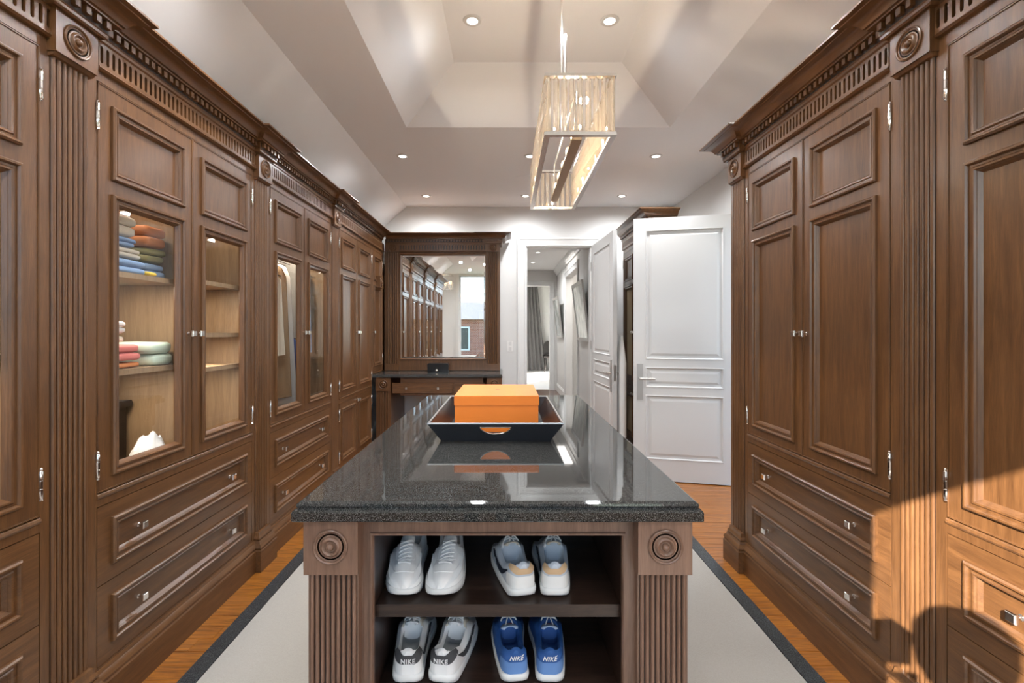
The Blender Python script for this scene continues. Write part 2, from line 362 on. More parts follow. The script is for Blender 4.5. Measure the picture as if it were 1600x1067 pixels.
mb = MB().box(HX0, EX0, HE, HE+.12, 0, HZ+.1).box(EX1, HX1+.12, HE, HE+.12, 0, HZ+.1).box(EX0, EX1, HE, HE+.12, DZ, HZ+.1)
struct('wall_hall_end', mb, hall_paint)
casing('trim_4', Frame((0, HE, 0), (1, 0, 0), (0, -1, 0)), EX0, EX1, DZ)
HRF = Frame((HX1, 0, 0), (0, 1, 0), (-1, 0, 0))
casing('trim_5', HRF, 7.83, 9.35, DZ)
struct('trim_6', MB(HRF).sweep([(YN+.14, 0), (HE, 0)], [(0, HZ), (.09, HZ), (.08, HZ-.03), (.03, HZ-.09), (.02, HZ-.12), (0, HZ-.12)]), trim_m)
baseb('baseboard_hall_right', HRF, YN+.14, 7.83-.116); baseb('baseboard_hall_far', HRF, 9.35+.116, HE)
struct('wall_bedroom_far', MB().box(-2.5, 4, 16.6, 16.7, 0, 3.0), hall_paint)
struct('wall_bedroom_near', MB().box(-2.6, -2.5, 11.1, 17, 0, 3.0), hall_paint)
struct('wall_bedroom_side', MB().box(1.55, 1.65, 11.3, 16.6, 0, 3.0), hall_paint)
struct('ceiling_bedroom', MB().box(-2.5, 4, 11.1+.12, 17, 3.0, 3.1), hall_paint)
struct('trim_7', MB().box(-2.4, 1.55, 16.57, 16.598, 1.95, 2.0), trim_m)

# ------------------------------------------------------------------ cabinetry
MOULD = [(0, 0), (0, .009), (.005, .014), (.010, .0135), (.014, .008), (.0145, .004), (.021, .003), (.025, .007), (.030, .006), (.035, -.003), (.042, -.012)]
def knob_b(mb):
    mb.lathe(0, 0, 0, [(.009, 0), (.009, .003), (.0045, .006), (.0045, .016), (.007, .02)], n=10)
    mb.loops([[(-a, w, -a), (a, w, -a), (a, w, a), (-a, w, a)] for a, w in ((.010, .019), (.0135, .022), (.0135, .030), (.011, .033))])
def hinge_b(mb):
    mb.lathe(0, 0.004, 0, [(.002, -.052), (.0055, -.048), (.0035, -.044), (.0062, -.041), (.0062, -.014), (.0052, -.013), (.0062, -.012), (.0062, .012), (.0052, .013), (.0062, .014), (.0062, .041), (.0035, .044), (.0055, .048), (.002, .052)], 'z', 8)
def rosette_b(R):
    def f(mb):
        mb.lathe(0, 0, 0, [(R*x, w) for x, w in ((1.0, 0), (.99, .0045), (.93, .0065), (.86, .0045), (.84, .001), (.72, -.0005), (.58, .001), (.50, .007), (.44, .008), (.38, .006), (.30, .002), (.22, .002), (.21, .007), (.13, .012), (0, .0135))], n=32)
    return f
def door(F, parent, u0, u1, z0, z1, panels, wd, knob=None, hinge=None, hz=(), m=.058, name='door', ptype='wood'):
    d = MB(F); q = .034
    mv = min(m, (z1-z0)*.2)
    d.box(u0, u0+m+q, -.021, 0, z0, z1).box(u1-m-q, u1, -.021, 0, z0, z1)
    zz = [z0]
    for a, b_, t_ in panels: zz += [a+q, b_-q]
    zz.append(z1)
    for i in range(0, len(zz), 2): d.box(u0+m+q, u1-m-q, -.021, 0, zz[i], zz[i+1])
    # small bead along the door's edge
    d.ring(u0, u1, z0, z1, [(0, 0), (.001, .003), (.0045, .003), (.005, 0)])
    D = obj(name, d, wd, parent)
    for a, b_, t_ in panels:
        obj('moulding', MB(F).ring(u0+m, u1-m, a, b_, MOULD), wd, D, 35)
        pu0, pu1, pa, pb = u0+m+q, u1-m-q, a+q, b_-q
        if t_ == 'wood': obj('panel', MB(F).box(pu0, pu1, -.019, -.0115, pa, pb), wd, D)
        elif t_ == 'fabric':
            mb = MB(F); n = 14; top = []; bot = []
            for i in range(n*2+1):
                u = pu0+(pu1-pu0)*i/(2*n); w = -.017+(.004 if i % 2 else 0); top.append((u, w, pb)); bot.append((u, w, pa))
            mb.loops([bot, top], False, False); obj('fabric_panel', mb, linen, D)
        else:
            mb = MB(F); iu, iz = pu0-.001, pa-.001
            mb.ring(pu0, pu1, pa, pb, [(0, -.014), (.0, -.0125), (.022, -.0095), (.0225, -.0095)])
            mb.add([(pu0+.0225, -.0095, pa+.0225), (pu1-.0225, -.0095, pa+.0225), (pu1-.0225, -.0095, pb-.0225), (pu0+.0225, -.0095, pb-.0225)], [(0, 1, 2, 3)])
            obj('glass_pane', mb, pane_m, D)
    if knob: inst('knob', F, knob_b, chrome, D, knob[0], 0, knob[1], 40)
    for h in hz: inst('hinge', F, hinge_b, chrome, D, u0-.002 if hinge == 'a' else u1+.002, 0, h, 40)
    return D
def drawer(F, parent, u0, u1, z0, z1, knobs, wd, pz=(.057, .053), m=.058, label=None):
    d = MB(F); q = .034; m1, m2 = pz
    d.box(u0, u0+m+q, -.021, 0, z0, z1).box(u1-m-q, u1, -.021, 0, z0, z1)
    d.box(u0+m+q, u1-m-q, -.021, 0, z0, z0+m1+q).box(u0+m+q, u1-m-q, -.021, 0, z1-m2-q, z1)
    D = obj('drawer', d, wd, parent)
    obj('moulding', MB(F).ring(u0+m, u1-m, z0+m1, z1-m2, MOULD), wd, D, 35)
    obj('panel', MB(F).box(u0+m+q, u1-m-q, -.019, -.0115, z0+m1+q, z1-m2-q), wd, D)
    for k in knobs: inst('knob', F, knob_b, chrome, D, k, -.0115, (z0+m1+z1-m2)/2, 40)
    return D
CORN = [(-.02, 2.385), (.013, 2.385), (.019, 2.390), (.019, 2.400), (.022, 2.404), (.022, 2.440), (.046, 2.440), (.046, 2.447), (.054, 2.449),
        (.058, 2.456), (.066, 2.468), (.082, 2.479), (.102, 2.485), (.104, 2.488), (.112, 2.489), (.122, 2.492), (.122, 2.500), (-.02, 2.500)]
PLIN = [(-.02, 0), (.020, 0), (.020, .118), (.016, .124), (.016, .130), (.019, .136), (.016, .146), (.006, .158), (.005, .166), (.002, .172), (-.02, .172)]
BASE = [(-.02, .172), (.004, .172), (.012, .176), (.012, .184), (.005, .196), (.002, .214), (-.02, .214)]
def dentil_b(mb): mb.box(-.0095, .0095, 0, .016, 0, .024)
def frieze(F, parent, u0, u1, m, z0=2.300, z1=2.385, w0=-.02, dp=.013, pt=.0255):
    mb = MB(F); mb.box(u0, u1, w0, 0.0, z0, z1)
    n = max(2, int((u1-u0)/pt)); p = (u1-u0)/n; s = pt*.243
    a, b_ = z0+.014, z1-.010; r = s
    mb.box(u0, u1, 0, dp, z0, a).box(u0, u1, 0, dp, b_, z1)
    for i in range(n+1):
        c = u0+i*p
        l, q = max(u0, c-p/2+s), min(u1, c+p/2-s)
        mb.box(l, q, 0, dp, a, b_)
        for sg, e in ((1, q), (-1, l)):
            if u0+.001 < e < u1-.001:
                mb.loops([[(e, w, b_), (e+sg*s, w, b_), (e+sg*s*.35, w, b_-s*.3), (e, w, b_-s)] for w in (0, dp)])
                mb.loops([[(e, w, a), (e+sg*s, w, a), (e+sg*s*.35, w, a+s*.3), (e, w, a+s)] for w in (0, dp)])
    mb.sweep([(u0, 0), (u1, 0)], [(0, z0-.012), (.012, z0-.010), (.018, z0-.004), (.016, z0), (.012, z0+.001), (0, z0+.001)])
    o = obj('frieze', mb, m, parent); obj('groove_ground', MB(F).box(u0+.001, u1-.001, .0002, .0012, a-.001, b_+.001), groove_dark, o); return o
def reeds(mb, u0, u1, z0, z1, n, h=.008, w=0):
    p = (u1-u0)/n; pr = []
    for i in range(n):
        for k in range(7):
            a = PI*k/6; pr.append((u0+p*(i+.5)-p*.42*math.cos(a), w+h*math.sin(a)))
    lo = [(u, q, z0) for u, q in pr]; hi = [(u, q, z1) for u, q in pr]
    mb.loops([lo, hi], False, False); mb.add([(u0, w, z1)]+hi+[(u1, w, z1)], [tuple(range(len(hi)+2))]); mb.add([(u0, w, z0)]+lo+[(u1, w, z0)], [tuple(range(len(lo)+2))])
def pilaster(F, parent, ua, ub, m, n=7, ends=.0):
    c = (ua+ub)/2; P = MB(F); P.box(ua, ub, -.02, 0, .172, 2.30); reeds(P, c-.0675, c+.0675, .214, 2.252, n, .0085)
    o = obj('pilaster', P, m, parent, 50); obj('groove_ground', MB(F).box(c-.068, c+.068, .0002, .0014, .214, 2.251), groove_dark, o)
    B = MB(F).rloft(c-.078, c+.078, -.02, .03, [(0, 2.250), (.0, 2.385)])
    B.sweep([(c-.074, 0), (c+.074, 0)], [(0, 2.236), (.016, 2.240), (.024, 2.2495), (0, 2.2495)])
    bo = obj('rosette_block', B, m, parent)
    inst('rosette', F, rosette_b(.052), m, bo, c, .03, 2.318, 40)
    return o
def unit(F, label, u0, u1, pil, upper='wood', lower='wood', base='drawers', wv=wood_z, wh=wood_y, depth=.60, topz=2.17, pre=0.0, end=False, cat='wardrobe', group=None, shelves=(), start=False, intm=None):
    """u0..u1: the doors; pil: (ua, ub) pilaster zone after the doors"""
    T = thing('wardrobe_cabinet', label, cat, F.p((u0+u1)/2, -.3, 0), group)
    ue = pil[1] if pil else u1+.02; us = u0-pre
    intm = intm or wv
    b = MB(F)
    b.box(us, us+.018, -depth, -.022, 0.02, topz).box(u1+.002, u1+.02, -depth, -.022, 0.02, topz).box(us, u1+.02, -depth-.01, -depth, 0.02, topz)
    b.box(us+.018, u1+.002, -depth, -.022, .775, .793).box(us+.018, u1+.002, -depth, -.022, .02, .04)
    b.box(us+.018, u1+.002, -depth, -.26, topz-.018, topz).box(us, ue, -.26, -.022, 2.27, 2.285).box(us, ue, -.262, -.26, topz-.018, 2.285)
    if end: b.box(u1+.02, ue, -depth, -.022, .02, topz).box(u1+.02, ue, -.26, -.022, topz, 2.28)
    obj('carcass', b, intm, T)
    f = MB(F); g = .003
    f.box(us, u0-g, -.021, 0, .172, 2.30) if pre > g else None
    f.box(u0-g, u1+g, -.021, 0, 2.25+g, 2.30); f.box(u0-g, u1+g, -.021, 0, .745+g, .794)
    f.sweep([(u0-g, 0), (u1+g, 0)], [(0, .775), (.004, .777), (.006, .783), (.004, .79), (0, .793)])
    f.box(u0-g, u1+g, -.021, 0, .172, .180)
    
    if not pil: f.box(u1+g, ue, -.021, 0, .172, 2.30)
    obj('face_frame', f, wv, T)
    if base == 'drawers': obj('drawer_backing', MB(F).box(u0, u1, -.03, -.0225, .185, .74), wv, T)
    frieze(F, T, us, (pil[0]+.028 if pil else ue), wh)
    if pil: pilaster(F, T, pil[0], pil[1], wv)
    c = (pil[0]+pil[1])/2 if pil else 0
    if pil:
        pp = [(us, 0), (c-.076, 0), (c-.076, .030), (c+.076, .030), (c+.076, 0 if not end else -.5)]
        if not end: pp.append((ue, 0))
        BS = MB(F).sweep([(c-.076, 0), (c-.076, .030), (c+.076, .030), (c+.076, 0 if not end else -.5)], [(o-.01, z) for o, z in BASE])
        obj('pilaster_base', BS, wv, T)
    else: pp = [(us, 0), (ue, 0)]
    if start: pp = [(us, -.5)]+pp
    obj('plinth', MB(F).sweep(pp, PLIN), wh, T, 30)
    um = (u0+u1)/2
    for k, (a, b_, hg, kn) in enumerate(((u0, um-.0012, 'a', um-.028), (um+.0012, u1, 'b', um+.028))):
        door(F, T, a, b_, .797, 2.25, [(.845, 1.867, lower), (1.919, 2.188, upper)], wv, (kn, 1.358), hg, (2.13, .895))
        if base == 'doors':
            door(F, T, a, b_, .180, .745, [(.237, .690, 'fabric' if lower == 'fabric' else 'wood')], wv, (kn, .712), hg, (.64, .28))
    if base == 'drawers':
        kk = ((u0+u1)/2-.31, (u0+u1)/2+.31)
        drawer(F, T, u0, u1, .466, .745, kk, wh); drawer(F, T, u0, u1, .182, .463, kk, wh)
    for (a, b_, z) in shelves: obj('shelf', MB(F).box(a, b_, -depth, -.045, z-.022, z), intm, T)
    if lower == 'glass':
        sp = [(us+.03, u1-.01, topz-.02)] if not shelves else [(us+.03, um-.03, topz-.02), (um+.03, u1-.01, topz-.02)]+[(a+.02, b_-.02, z-.024) for a, b_, z in shelves]
        for (q0, q1, z) in sp:
            l = bpy.data.lights.new('cabinet_fill', 'AREA'); l.shape = 'RECTANGLE'; l.size = .12; l.size_y = .05; l.energy = CABINET_FILL_W*(1 if shelves else 4); l.color = (1, .86, .68)  # unseen fill lamp, added to brighten the cabinet interior
            lo = bpy.data.objects.new('cabinet_fill', l); C.objects.link(lo); lo.location = F.p((q0+q1)/2, -.14, z-.004)
    if shelves: obj('divider', MB(F).box(um-.01, um+.01, -depth, -.04, .793, topz-.02), intm, T)
    return T
XL, XR = -1.44, 1.36
def crown(F, label, path, segs, loc, m=wood_y):
    T = thing('crown_cornice', label, 'cornice', loc)
    cn = obj('cornice', MB(F).sweep(path, CORN), m, T, 30)
    for a, b_, w in segs:
        obj('dentil_ground', MB(F).box(a+.002, b_-.002, w+.0205, w+.0225, .0+2.405, 2.439), groove_dark, cn)
        n = max(1, int((b_-a)/.034)); p = (b_-a)/n
        for i in range(n): inst('dentil', F, dentil_b, m, T, a+p*(i+.5), w+.0225, 2.4135)
def run_path(u0, u1, cs, start, end):
    P = [(u0, -.25)] if start else []
    P.append((u0, 0)); S = []; a = u0
    for c in cs:
        P += [(c-.082, 0), (c-.082, .028), (c+.082, .028), (c+.082, 0)]; S += [(a, c-.105, 0), (c-.1, c+.1, .028)]; a = c+.105
    if end: P[-1] = (P[-1][0], -.25)
    else: P.append((u1, 0)); S.append((a, u1, 0))
    return P, S
LFm = Frame((XL, 0, 0), (0, 1, 0), (1, 0, 0)); RFm = Frame((XR, 0, 0), (0, 1, 0), (-1, 0, 0))
P_, S_ = run_path(.395, 5.495, (1.581, 2.816, 4.025), True, False)
crown(LFm, 'long dentilled walnut cornice crowning the left-hand wardrobes', P_, S_, (XL-.1, 2.9, 2.385))
P_, S_ = run_path(.395, 3.0, (1.586, 2.804), True, True)
crown(RFm, 'dentilled walnut cornice crowning the right-hand wardrobes', P_, S_, (XR+.1, 1.6, 2.385))
unit(LFm, 'glass-door walnut wardrobe cut off by the left edge of the photo', .455, 1.479, (1.482, 1.680), 'wood', 'glass', pre=.06, intm=veneer, start=True, shelves=[(.46, .96, 1.6), (.98, 1.48, 1.3)])
unit(LFm, 'walnut wardrobe with glass doors showing folded clothes, two drawers below', 1.690, 2.714, (2.717, 2.915), 'wood', 'glass', pre=.0095, intm=veneer,
     shelves=[(1.70, 2.19, 1.60), (1.70, 2.19, 1.22), (2.215, 2.71, 1.62), (2.215, 2.71, 1.36), (2.215, 2.71, 1.19)])
unit(LFm, 'walnut wardrobe with glass doors showing hanging clothes, two drawers below', 2.925, 3.925, (3.928, 4.1225), 'wood', 'glass', pre=.0095, intm=veneer)
unit(LFm, 'walnut wardrobe with all-wood doors and a low cupboard, beside the vanity', 4.133, 5.118, None, 'wood', 'wood', 'doors', pre=.0095)
unit(RFm, 'walnut wardrobe with sun patch, cut off by the right edge of the photo', .455, 1.479, (1.482, 1.690), pre=.06, start=True)
unit(RFm, 'walnut wardrobe with all-wood doors and two drawers nearest the white door', 1.700, 2.700, (2.703, 2.905), pre=.0095, end=True)
WF = Frame((1.345, 0, 0), (0, 1, 0), (-1, 0, 0))
unit(WF, 'far walnut wardrobe with beige fabric door panels behind the open white door', 4.56, 5.50, None, 'wood', 'fabric', 'doors', pre=.05, start=True, depth=.55)
P_, S_ = run_path(4.51, 5.52, (), True, False)
crown(WF, 'walnut cornice on top of the far wardrobe behind the white door', P_, S_, (1.45, 5, 2.385))
# narrow cupboard above the vanity counter, turning the corner
T = thing('corner_cupboard', 'narrow walnut corner cupboard standing on the vanity counter', 'cupboard', (XL-.2, 5.37, .906))
mb = MB(LFm).box(5.142, 5.90, -.34, -.022, .906, 2.17).box(5.142, 5.61, -.2, -.022, 2.17, 2.30); obj('carcass', mb, wood_z, T)
door(LFm, T, 5.16, 5.575, .93, 2.25, [(.985, 1.867, 'wood'), (1.919, 2.188, 'wood')], wood_z, (5.19, 1.358), 'b', (2.13, 1.05), m=.05)
obj('face_frame', MB(LFm).box(5.142, 5.157, -.021, 0, .906, 2.30).box(5.578, 5.61, -.021, 0, .906, 2.30).box(5.157, 5.578, -.021, 0, 2.253, 2.30).box(5.157, 5.578, -.021, 0, .906, .927), wood_z, T)
frieze(LFm, T, 5.142, 5.61, wood_y)
bk = obj('rosette_block', MB(LFm).box(5.30, 5.43, 0.001, .05, 1.85, 1.98), wood_z, T); inst('rosette', LFm, rosette_b(.05), wood_z, bk, 5.365, .05, 1.915, 40)

# vanity desk and mirror
VF = Frame((0, 5.17, 0), (1, 0, 0), (0, -1, 0))
T = thing('vanity_desk', 'walnut vanity desk with dark stone top under the wall mirror', 'desk', (-.74, 5.5, 0))
obj('countertop', MB().rloft(-1.435, -.045, 5.145, 5.905, [(0, .868), (.004, .872), (.004, .885), (0, .889), (0, .893), (-.004, .904)]), granite, T, 10)
obj('apron', MB(VF).box(-1.14, -.25, -.02, 0, .675, .868).box(-1.42, -.05, -.7, -.68, .60, .868).box(-1.14, -.25, -.5, -.02, .675, .69), wood_x, T)
for a in (-1.40, -.205):
    lg = MB(VF).box(a, a+.155, -.70, -.0, 0, .868); reeds(lg, a+.02, a+.135, .1, .72, 7, .008); o = obj('leg', lg, wood_z, T); obj('groove_ground', MB(VF).box(a+.02, a+.135, .0002, .0013, .101, .719), groove_dark, o)
    inst('rosette', VF, rosette_b(.05), wood_z, obj('rosette_block', MB(VF).box(a-.002, a+.157, 0, .018, .725, .866), wood_z, T), a+.078, .018, .795, 40)
d = obj('drawer', MB(VF).box(-1.225, -.575, .0005, .014, .70, .81).ring(-1.225, -.575, .70, .81, [(0, .014), (.002, .018), (.008, .018), (.01, .014)]), wood_x, T)
for u in (-1.07, -.73): inst('knob', VF, knob_b, chrome, d, u, .014, .755, 40)
d = obj('drawer', MB(VF).box(-.555, -.235, .0005, .014, .70, .81), wood_x, T)
MF = Frame((0, 5.62, 0), (1, 0, 0), (0, -1, 0))
T = thing('mirror_cabinet', 'large wall mirror in a fluted walnut surround with cornice', 'mirror', (-.76, 5.8, .906))
mb = MB(MF).box(-1.425, -1.235, -.27, 0, .908, 2.30).box(-.243, -.075, -.27, 0, .908, 2.30).box(-1.235, -.243, -.27, 0, 2.262, 2.30).box(-1.235, -.243, -.27, 0, .908, 1.047)
obj('surround', mb, wood_z, T)
for a in (-1.395, -.225):
    mb = MB(MF).box(a-.008, a+.143, 0, .012, .985, 2.29).box(a-.012, a+.147, 0, .022, .908, .985); reeds(mb, a+.004, a+.131, .985, 2.29, 6, .013, .012)
    obj('groove_ground', MB(MF).box(a+.004, a+.131, .0122, .0135, .986, 2.289), groove_dark, obj('pilaster', mb, wood_z, T, 50))
    inst('rosette', MF, rosette_b(.045), wood_z, obj('rosette_block', MB(MF).box(a-.012, a+.147, 0, .028, 2.292, 2.385), wood_z, T), a+.0675, .028, 2.338, 40)
frieze(MF, T, -1.25, -.238, wood_x, pt=.031)
obj('backing', MB(MF).box(-1.425, -.075, -.25, -.02, 2.302, 2.45), wood_x, T)
obj('cornice', MB(MF).sweep([(-1.425, 0), (-1.24, 0), (-1.24, .0) , (-.245, 0), (-.245, .024), (-.065, .024), (-.065, -.25)] if False else [(-1.40, 0), (-.245, 0), (-.245, .024), (-.068, .024), (-.068, -.25)], CORN), wood_x, T, 30)
obj('dentil_ground', MB(MF).box(-1.40, -.25, .0205, .0225, 2.405, 2.439), groove_dark, T)
for i in range(34): inst('dentil', MF, dentil_b, wood_x, T, -1.38+i*.0335, .0225, 2.4135)
for i in range(5): inst('dentil', MF, dentil_b, wood_x, T, -.226+i*.0335, .0465, 2.4135)
obj('mirror_glass', MB(MF).ring(-1.235, -.243, 1.047, 2.262, [(0, -.02), (0, -.012), (.02, -.008)]).add([(-1.215, -.008, 1.067), (-.263, -.008, 1.067), (-.263, -.008, 2.242), (-1.215, -.008, 2.242)], [(0, 1, 2, 3)]), mirror_m, T)
obj('moulding', MB(MF).ring(-1.25, -.228, 1.032, 2.277, [(0, 0), (0, .008), (.008, .012), (.016, .006), (.018, -.012)]), wood_x, T)
T = thing('clock_radio', 'small black clock radio on the vanity under the mirror', 'clock', (-.77, 5.45, .905))
mb = MB(); mb.loops([[(-.885, y, .905), (-.655, y, .905), (-.650, y, .99), (-.665, y, 1.005), (-.875, y, 1.005), (-.89, y, .99)] for y in (5.40, 5.52)]); obj('case', mb, black_p, T)
obj('display', MB().box(-.79, -.775, 5.397, 5.3995, .925, .935), led_e, T)

# ------------------------------------------------------------------ island
T = thing('island_cabinet', 'brown walnut island cabinet with reeded corner posts and open shoe shelves', 'cabinet', (-.023, 2.26, 0))
ISL = T
IF_ = Frame((0, 1.29, 0), (1, 0, 0), (0, -1, 0)); YB = 3.25
mb = MB().box(-.505, -.359, 1.31, YB-.02, .10, .879).box(.314, .46, 1.31, YB-.02, .10, .879).box(-.359, .314, 1.78, YB-.02, .10, .879)
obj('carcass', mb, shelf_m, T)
f = MB(IF_).box(-.40, -.359, -.02, 0, .0135, .88).box(.314, .352, -.02, 0, .0135, .88).box(-.359, .314, -.02, 0, .823, .88).box(-.359, .314, -.02, 0, .0135, .12)
f.ring(-.365, .320, .114, .829, [(0, 0), (.001, .006), (.006, .006), (.009, 0), (.009, -.01)])
obj('face_frame', f, isl_z, T)
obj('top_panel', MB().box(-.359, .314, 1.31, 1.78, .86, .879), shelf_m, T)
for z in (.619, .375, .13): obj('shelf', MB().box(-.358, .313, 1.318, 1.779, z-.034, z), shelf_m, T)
IL = Frame((-.505, 0, 0), (0, 1, 0), (-1, 0, 0)); IR = Frame((.46, 0, 0), (0, 1, 0), (1, 0, 0)); IB = Frame((0, YB-.02, 0), (1, 0, 0), (0, 1, 0))
def post(F, c, w0, m=isl_z, zt=.879):
    P = MB(F).box(c-.066, c+.066, w0-.03, w0, .0135, .74); reeds(P, c-.062, c+.062, .13, .738, 9, .009, w0)
    P.box(c-.072, c+.072, w0-.03, w0+.014, .0135, .13); o = obj('corner_post', P, m, T, 50); obj('groove_ground', MB(F).box(c-.062, c+.062, w0+.0002, w0+.0014, .131, .737), groove_dark, o)
    B = MB(F).box(c-.070, c+.070, w0-.03, w0+.022, .738, zt)
    inst('rosette', F, rosette_b(.0455), m, obj('rosette_block', B, m, T), c, w0+.022, .811, 40)
post(IF_, -.455, .025); post(IF_, .412, .025)
for F in (IL, IR):
    post(F, 1.345+.0, .012); post(F, YB-.10, .012)
    q = MB(F).box(1.42, YB-.18, 0, .012, .0135, .14).box(1.42, YB-.18, 0, .012, .80, .879)
    for a in (1.42, 2.27, YB-.24): q.box(a, a+.06, 0, .012, .14, .80)
    obj('side_panel', q, isl_z, T)
post(IB, -.44, .012); post(IB, .395, .012)
ct = obj('countertop', MB().rloft(-.549, .505, 1.225, 3.30, [(-.004, .8805), (0, .884), (0, .905), (-.003, .910), (-.010, .9125), (-.012, .914), (-.009, .919), (-.010, .925), (-.018, .930)]), granite, None, 10)
tag(ct, 'polished black granite top of the island', 'countertop')

# ------------------------------------------------------------------ rug
T = thing('area_rug', 'pale grey area rug with black scaled border under the island', 'rug', (-.02, 1.6, 0))
obj('pile', MB().rloft(-1.198, 1.163, -.9, 3.85, [(0, .0), (0, .011), (-.004, .013)]), rug_m, T)
mb = MB(); a = (-1.277, 1.240, -.98, 3.93); i_ = (-1.2, 1.165, -.902, 3.852)
def rc(q, z): return [(q[0], q[2], z), (q[1], q[2], z), (q[1], q[3], z), (q[0], q[3], z)]
mb.loops([rc(a, 0.0), rc(a, .009), rc((a[0]+.003, a[1]-.003, a[2]+.003, a[3]-.003), .012), rc((i_[0]-.002, i_[1]+.002, i_[2]-.002, i_[3]+.002), .012), rc(i_, .0)], True, False)
obj('border', mb, rugb, T)

# ------------------------------------------------------------------ tray and box on the island
TZ = .9305
T = thing('serving_tray', 'black crocodile-leather tray with flared sides and cut-out handles on the island', 'tray', (-.04, 2.27, TZ))
bx0, bx1, by0, by1 = -.262, .178, 1.915, 2.60; tx_0, tx_1, ty_0, ty_1 = -.308, .225, 1.868, 2.647; TH = .078
mb = MB().rloft(bx0, bx1, by0, by1, [(0, TZ), (0, TZ+.008)]); obj('base', mb, navy, T)
def wallpanel(F0, b0, b1, t0, t1, hole):       # a flared wall; points given as (along, height fraction)
    n = 24; out = []
    for i in range(n+1): out.append(i/n)
    def at(f, h, th): # f along 0..1, h 0..1
        b = Vector(b0).lerp(Vector(b1), f); t_ = Vector(t0).lerp(Vector(t1), f); return b.lerp(t_, h)+Vector(th)
    return at
def flared(b0, b1, t0, t1, inward, hole):
    mb = MB(); b0, b1, t0, t1 = map(Vector, (b0, b1, t0, t1)); iv = Vector(inward)*.006
    def P(f, h, th=0): return tuple(b0.lerp(b1, f).lerp(t0.lerp(t1, f), h)+iv*th)
    L = (b1-b0).length
    fs = [0, .15, .3]+[.5+(.052/L)*math.cos(PI*(1-k/12)) for k in range(13)] + [.7, .85, 1] if hole else [0, .5, 1]
    lo, hi = [], []
    for f in fs:
        x = abs(f-.5)*L/.052
        if hole and x <= 1.0001:
            hi.append(.80); lo.append(.80-.42*math.sqrt(max(0, 1-x*x)))
        else: hi.append(None)if False else hi.append(.80); lo.append(.80)
    for i in range(len(fs)-1):
        for (a0, a1, c0, c1) in ((0, 0, lo[i], lo[i+1]), (hi[i], hi[i+1], 1, 1)):
            q = []
            for th in (0, 1): q += [P(fs[i], a0, th), P(fs[i+1], a1, th), P(fs[i+1], c1, th), P(fs[i], c0, th)]
            mb.add(q, [(0, 1, 2, 3), (4, 5, 6, 7), (0, 1, 5, 4), (3, 2, 6, 7)])
    return mb, P, L
zb, zt = TZ+.004, TZ+TH
sides = [((bx0, by0), (bx1, by0), (tx_0, ty_0), (tx_1, ty_0), (0, 1, 0), True), ((bx1, by1), (bx0, by1), (tx_1, ty_1), (tx_0, ty_1), (0, -1, 0), True),
         ((bx0, by1), (bx0, by0), (tx_0, ty_1), (tx_0, ty_0), (1, 0, 0), False), ((bx1, by0), (bx1, by1), (tx_1, ty_0), (tx_1, ty_1), (-1, 0, 0), False)]
for b0, b1, t0, t1, iv, hl in sides:
    mb, P, L = flared((*b0, zb), (*b1, zb), (*t0, zt), (*t1, zt), iv, hl)
    s = obj('side_wall', mb, navy, T)
    if iv[0]:
        m2 = MB().add([P(0, .02, 1.2), P(1, .02, 1.2), P(1, .97, 1.2), P(0, .97, 1.2)], [(0, 1, 2, 3)]); obj('lining', m2, inner_leather, s)
    if hl:
        pts = [P(.5+(.052/L)*math.cos(PI*k/16), .80-.42*math.sin(PI*k/16), -.2) for k in range(17)]
        obj('handle_rim', MB().tube(pts+[pts[0]], .0028, 6), chrome, s, 60)
    obj('edge_piping', MB().tube([P(0, 1, .5), P(.5, 1, .5), P(1, 1, .5)], .004, 6), nickel, s, 60)
T = thing('orange_box', 'orange lidded gift box sitting in the leather tray', 'box', (-.04, 2.26, TZ+.009))
BX0, BX1, BY0, BY1 = -.222, .140, 2.045, 2.475
obj('body', MB().rloft(BX0+.003, BX1-.003, BY0+.003, BY1-.003, [(0, TZ+.0085), (0, TZ+.13)]), orange, T)
obj('lid', MB().rloft(BX0, BX1, BY0, BY1, [(-.002, TZ+.1225), (0, TZ+.1225), (0, TZ+.161), (-.0015, TZ+.1635)]), orange, T)
emb = mat('box_stamp', (0.55, 0.14, 0.02), 0.5)
obj('stamp', MB().lathe(-.04, 2.26, TZ+.1636, [(.010, 0), (.010, .0004)], 'z', 16), emb, T)

# ------------------------------------------------------------------ chandelier
T = thing('crystal_chandelier', 'long rectangular crystal-rod chandelier hanging above the island', 'chandelier', (.26, 2.185, 3.2))
cx0, cx1, cy0, cy1, cz0, cz1 = .133, .385, 1.67, 2.70, 2.052, 2.268
for nm, z0, z1, wd in (('lower_frame', cz0, cz0+.012, .020), ('upper_frame', cz1-.010, cz1, .02)):
    mb = MB().box(cx0, cx1, cy0, cy0+wd, z0, z1).box(cx0, cx1, cy1-wd, cy1, z0, z1).box(cx0, cx0+wd, cy0+wd, cy1-wd, z0, z1).box(cx1-wd, cx1, cy0+wd, cy1-wd, z0, z1)
    if nm == 'upper_frame': mb.box(cx0+.02, cx1-.02, 2.17, 2.20, z0, z1)
    obj(nm, mb, chrome, T)
def rod_b(mb): mb.lathe(0, 0, 0, [(.003, .0), (.0103, .006), (.0103, .186), (.003, .194)], 'z', 6)
def rod(x, y): inst('crystal_rod', ID, rod_b, crystal, T, x, y, cz0+.013)
for i in range(9):
    x = cx0+.014+i*(cx1-cx0-.028)/8
    rod(x, cy0+.010); rod(x, cy1-.010)
for i in range(1, 34):
    y = cy0+.010+i*(cy1-cy0-.02)/34
    rod(cx0+.010, y); rod(cx1-.010, y)
obj('socket_bar', MB().box(.241, .277, 1.76, 2.60, 2.070, 2.082), bronze, T)
